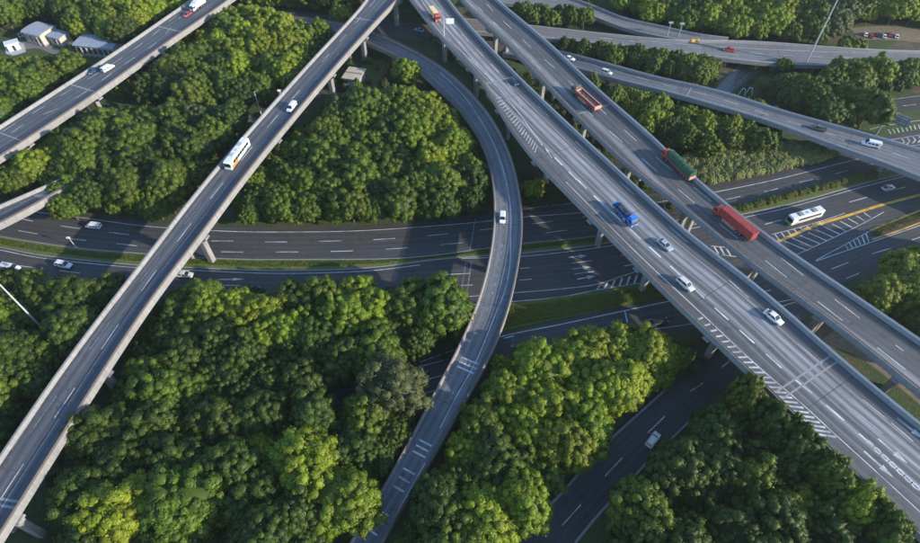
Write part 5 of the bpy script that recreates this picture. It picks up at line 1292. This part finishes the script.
# forecourt
sheet('forecourt', [(4, 42), (16, 40), (24, 44)], [(6, 54), (14, 56), (26, 52)], .03, M['plaza'], kind='structure', corr=False)
sheet('driveway', [(22, 42), (32, 40), (60, 50)], [(24, 50), (36, 48), (56, 56)], .026, M['asphalt_pale'], kind='structure', corr=False)
sheet('driveway', [(36, -4), (42, 12), (48, 20)], [(30, -4), (38, 12), (44, 21)], .026, M['asphalt_pale'], kind='structure', corr=False)
b = at(15, 49, 0); t = empty('gatehouse', (b.x, b.y, 0), R(35), 'small white flat roofed gatehouse on the forecourt at top left', 'gatehouse')
part('wall', lambda bm: box(bm, -2.2, 2.2, -1.5, 1.5, 0, 2.8), M['white'], t); part('roof', lambda bm: box(bm, -2.7, 2.7, -2, 2, 2.8, 3.1), M['white'], t)
part('door', lambda bm: box(bm, -.5, .5, -1.56, -1.45, 0, 2.1), M['glass'], t)
b = at(20, 38, 0); t = empty('gate_fence', (b.x, b.y, 0), R(38), 'pale railing fence running up from the forecourt at top left', 'fence')
for k in range(9): part('post', lambda bm: box(bm, k * 1.3 - .09, k * 1.3 + .09, -.09, .09, 0, 2.0), M['white'], t)
part('rail', lambda bm: box(bm, 0, 10.4, -.04, .04, 1.75, 1.87), M['white'], t); part('rail', lambda bm: box(bm, 0, 10.4, -.04, .04, .4, .52), M['white'], t)
b = at(76, 49, 0); t = empty('canopy', (b.x, b.y, 0), R(-15), 'small yellow and orange canopy between the two grey roofs', 'canopy')
part('canopy_roof', lambda bm: loft(bm, [[(-1.6, y, 2.6 + (.5 if abs(y) < .1 else 0)) for y in (-1.4, 0, 1.4)], [(1.6, y, 2.6 + (.5 if abs(y) < .1 else 0)) for y in (-1.4, 0, 1.4)]]), M['orange'], t)
for x in (-1.4, 1.4):
    for y in (-1.2, 1.2): part('post', lambda bm: box(bm, x - .07, x + .07, y - .07, y + .07, 0, 2.6), M['steel'], t)
# hut inside the ramp
b = at(354, 84, 0); t = empty('hut', (b.x, b.y, 0), R(-14), 'small hut with a flat brownish roof on the lawn beside the left bridge', 'hut'); t.scale = (1.3, 1.2, 1.1)
part('wall', lambda bm: box(bm, -2.3, 2.3, -1.8, 4.2, 0, 3.2), M['concrete_grey'], t)
rf = part('roof', lambda bm: box(bm, -2.8, 2.8, -2.3, 4.7, 3.2, 3.45), M['wall'], t)
part('roof_curb', lambda bm: box(bm, -2.6, 2.6, 1.1, 1.3, 3.452, 3.75), M['concrete'], rf)
part('door', lambda bm: box(bm, -.5, .5, -1.86, -1.75, 0, 2.1), M['sign_navy'], t)
for x in (-1.5, 1.5): part('window', lambda bm: box(bm, x - .4, x + .4, -1.86, -1.75, 1.2, 2.2), M['glass'], t)

# ------------------------------------------------------------------ thin morning air
bm = bmesh.new(); box(bm, -3050, 3050, -2250, 3850, -1.0, 133.0)
hz = link('haze', bmm('haze', bm)); hz['kind'] = 'stuff'
hm = bpy.data.materials.new('haze'); hm.use_nodes = True; nt = hm.node_tree; nt.nodes.remove(nt.nodes['Principled BSDF'])
pv = nt.nodes.new('ShaderNodeVolumePrincipled'); pv.inputs['Color'].default_value = (.86, .93, 1, 1); pv.inputs['Density'].default_value = .00011; pv.inputs['Anisotropy'].default_value = .3
nt.links.new(pv.outputs[0], nt.nodes['Material Output'].inputs['Volume']); hz.data.materials.append(hm)
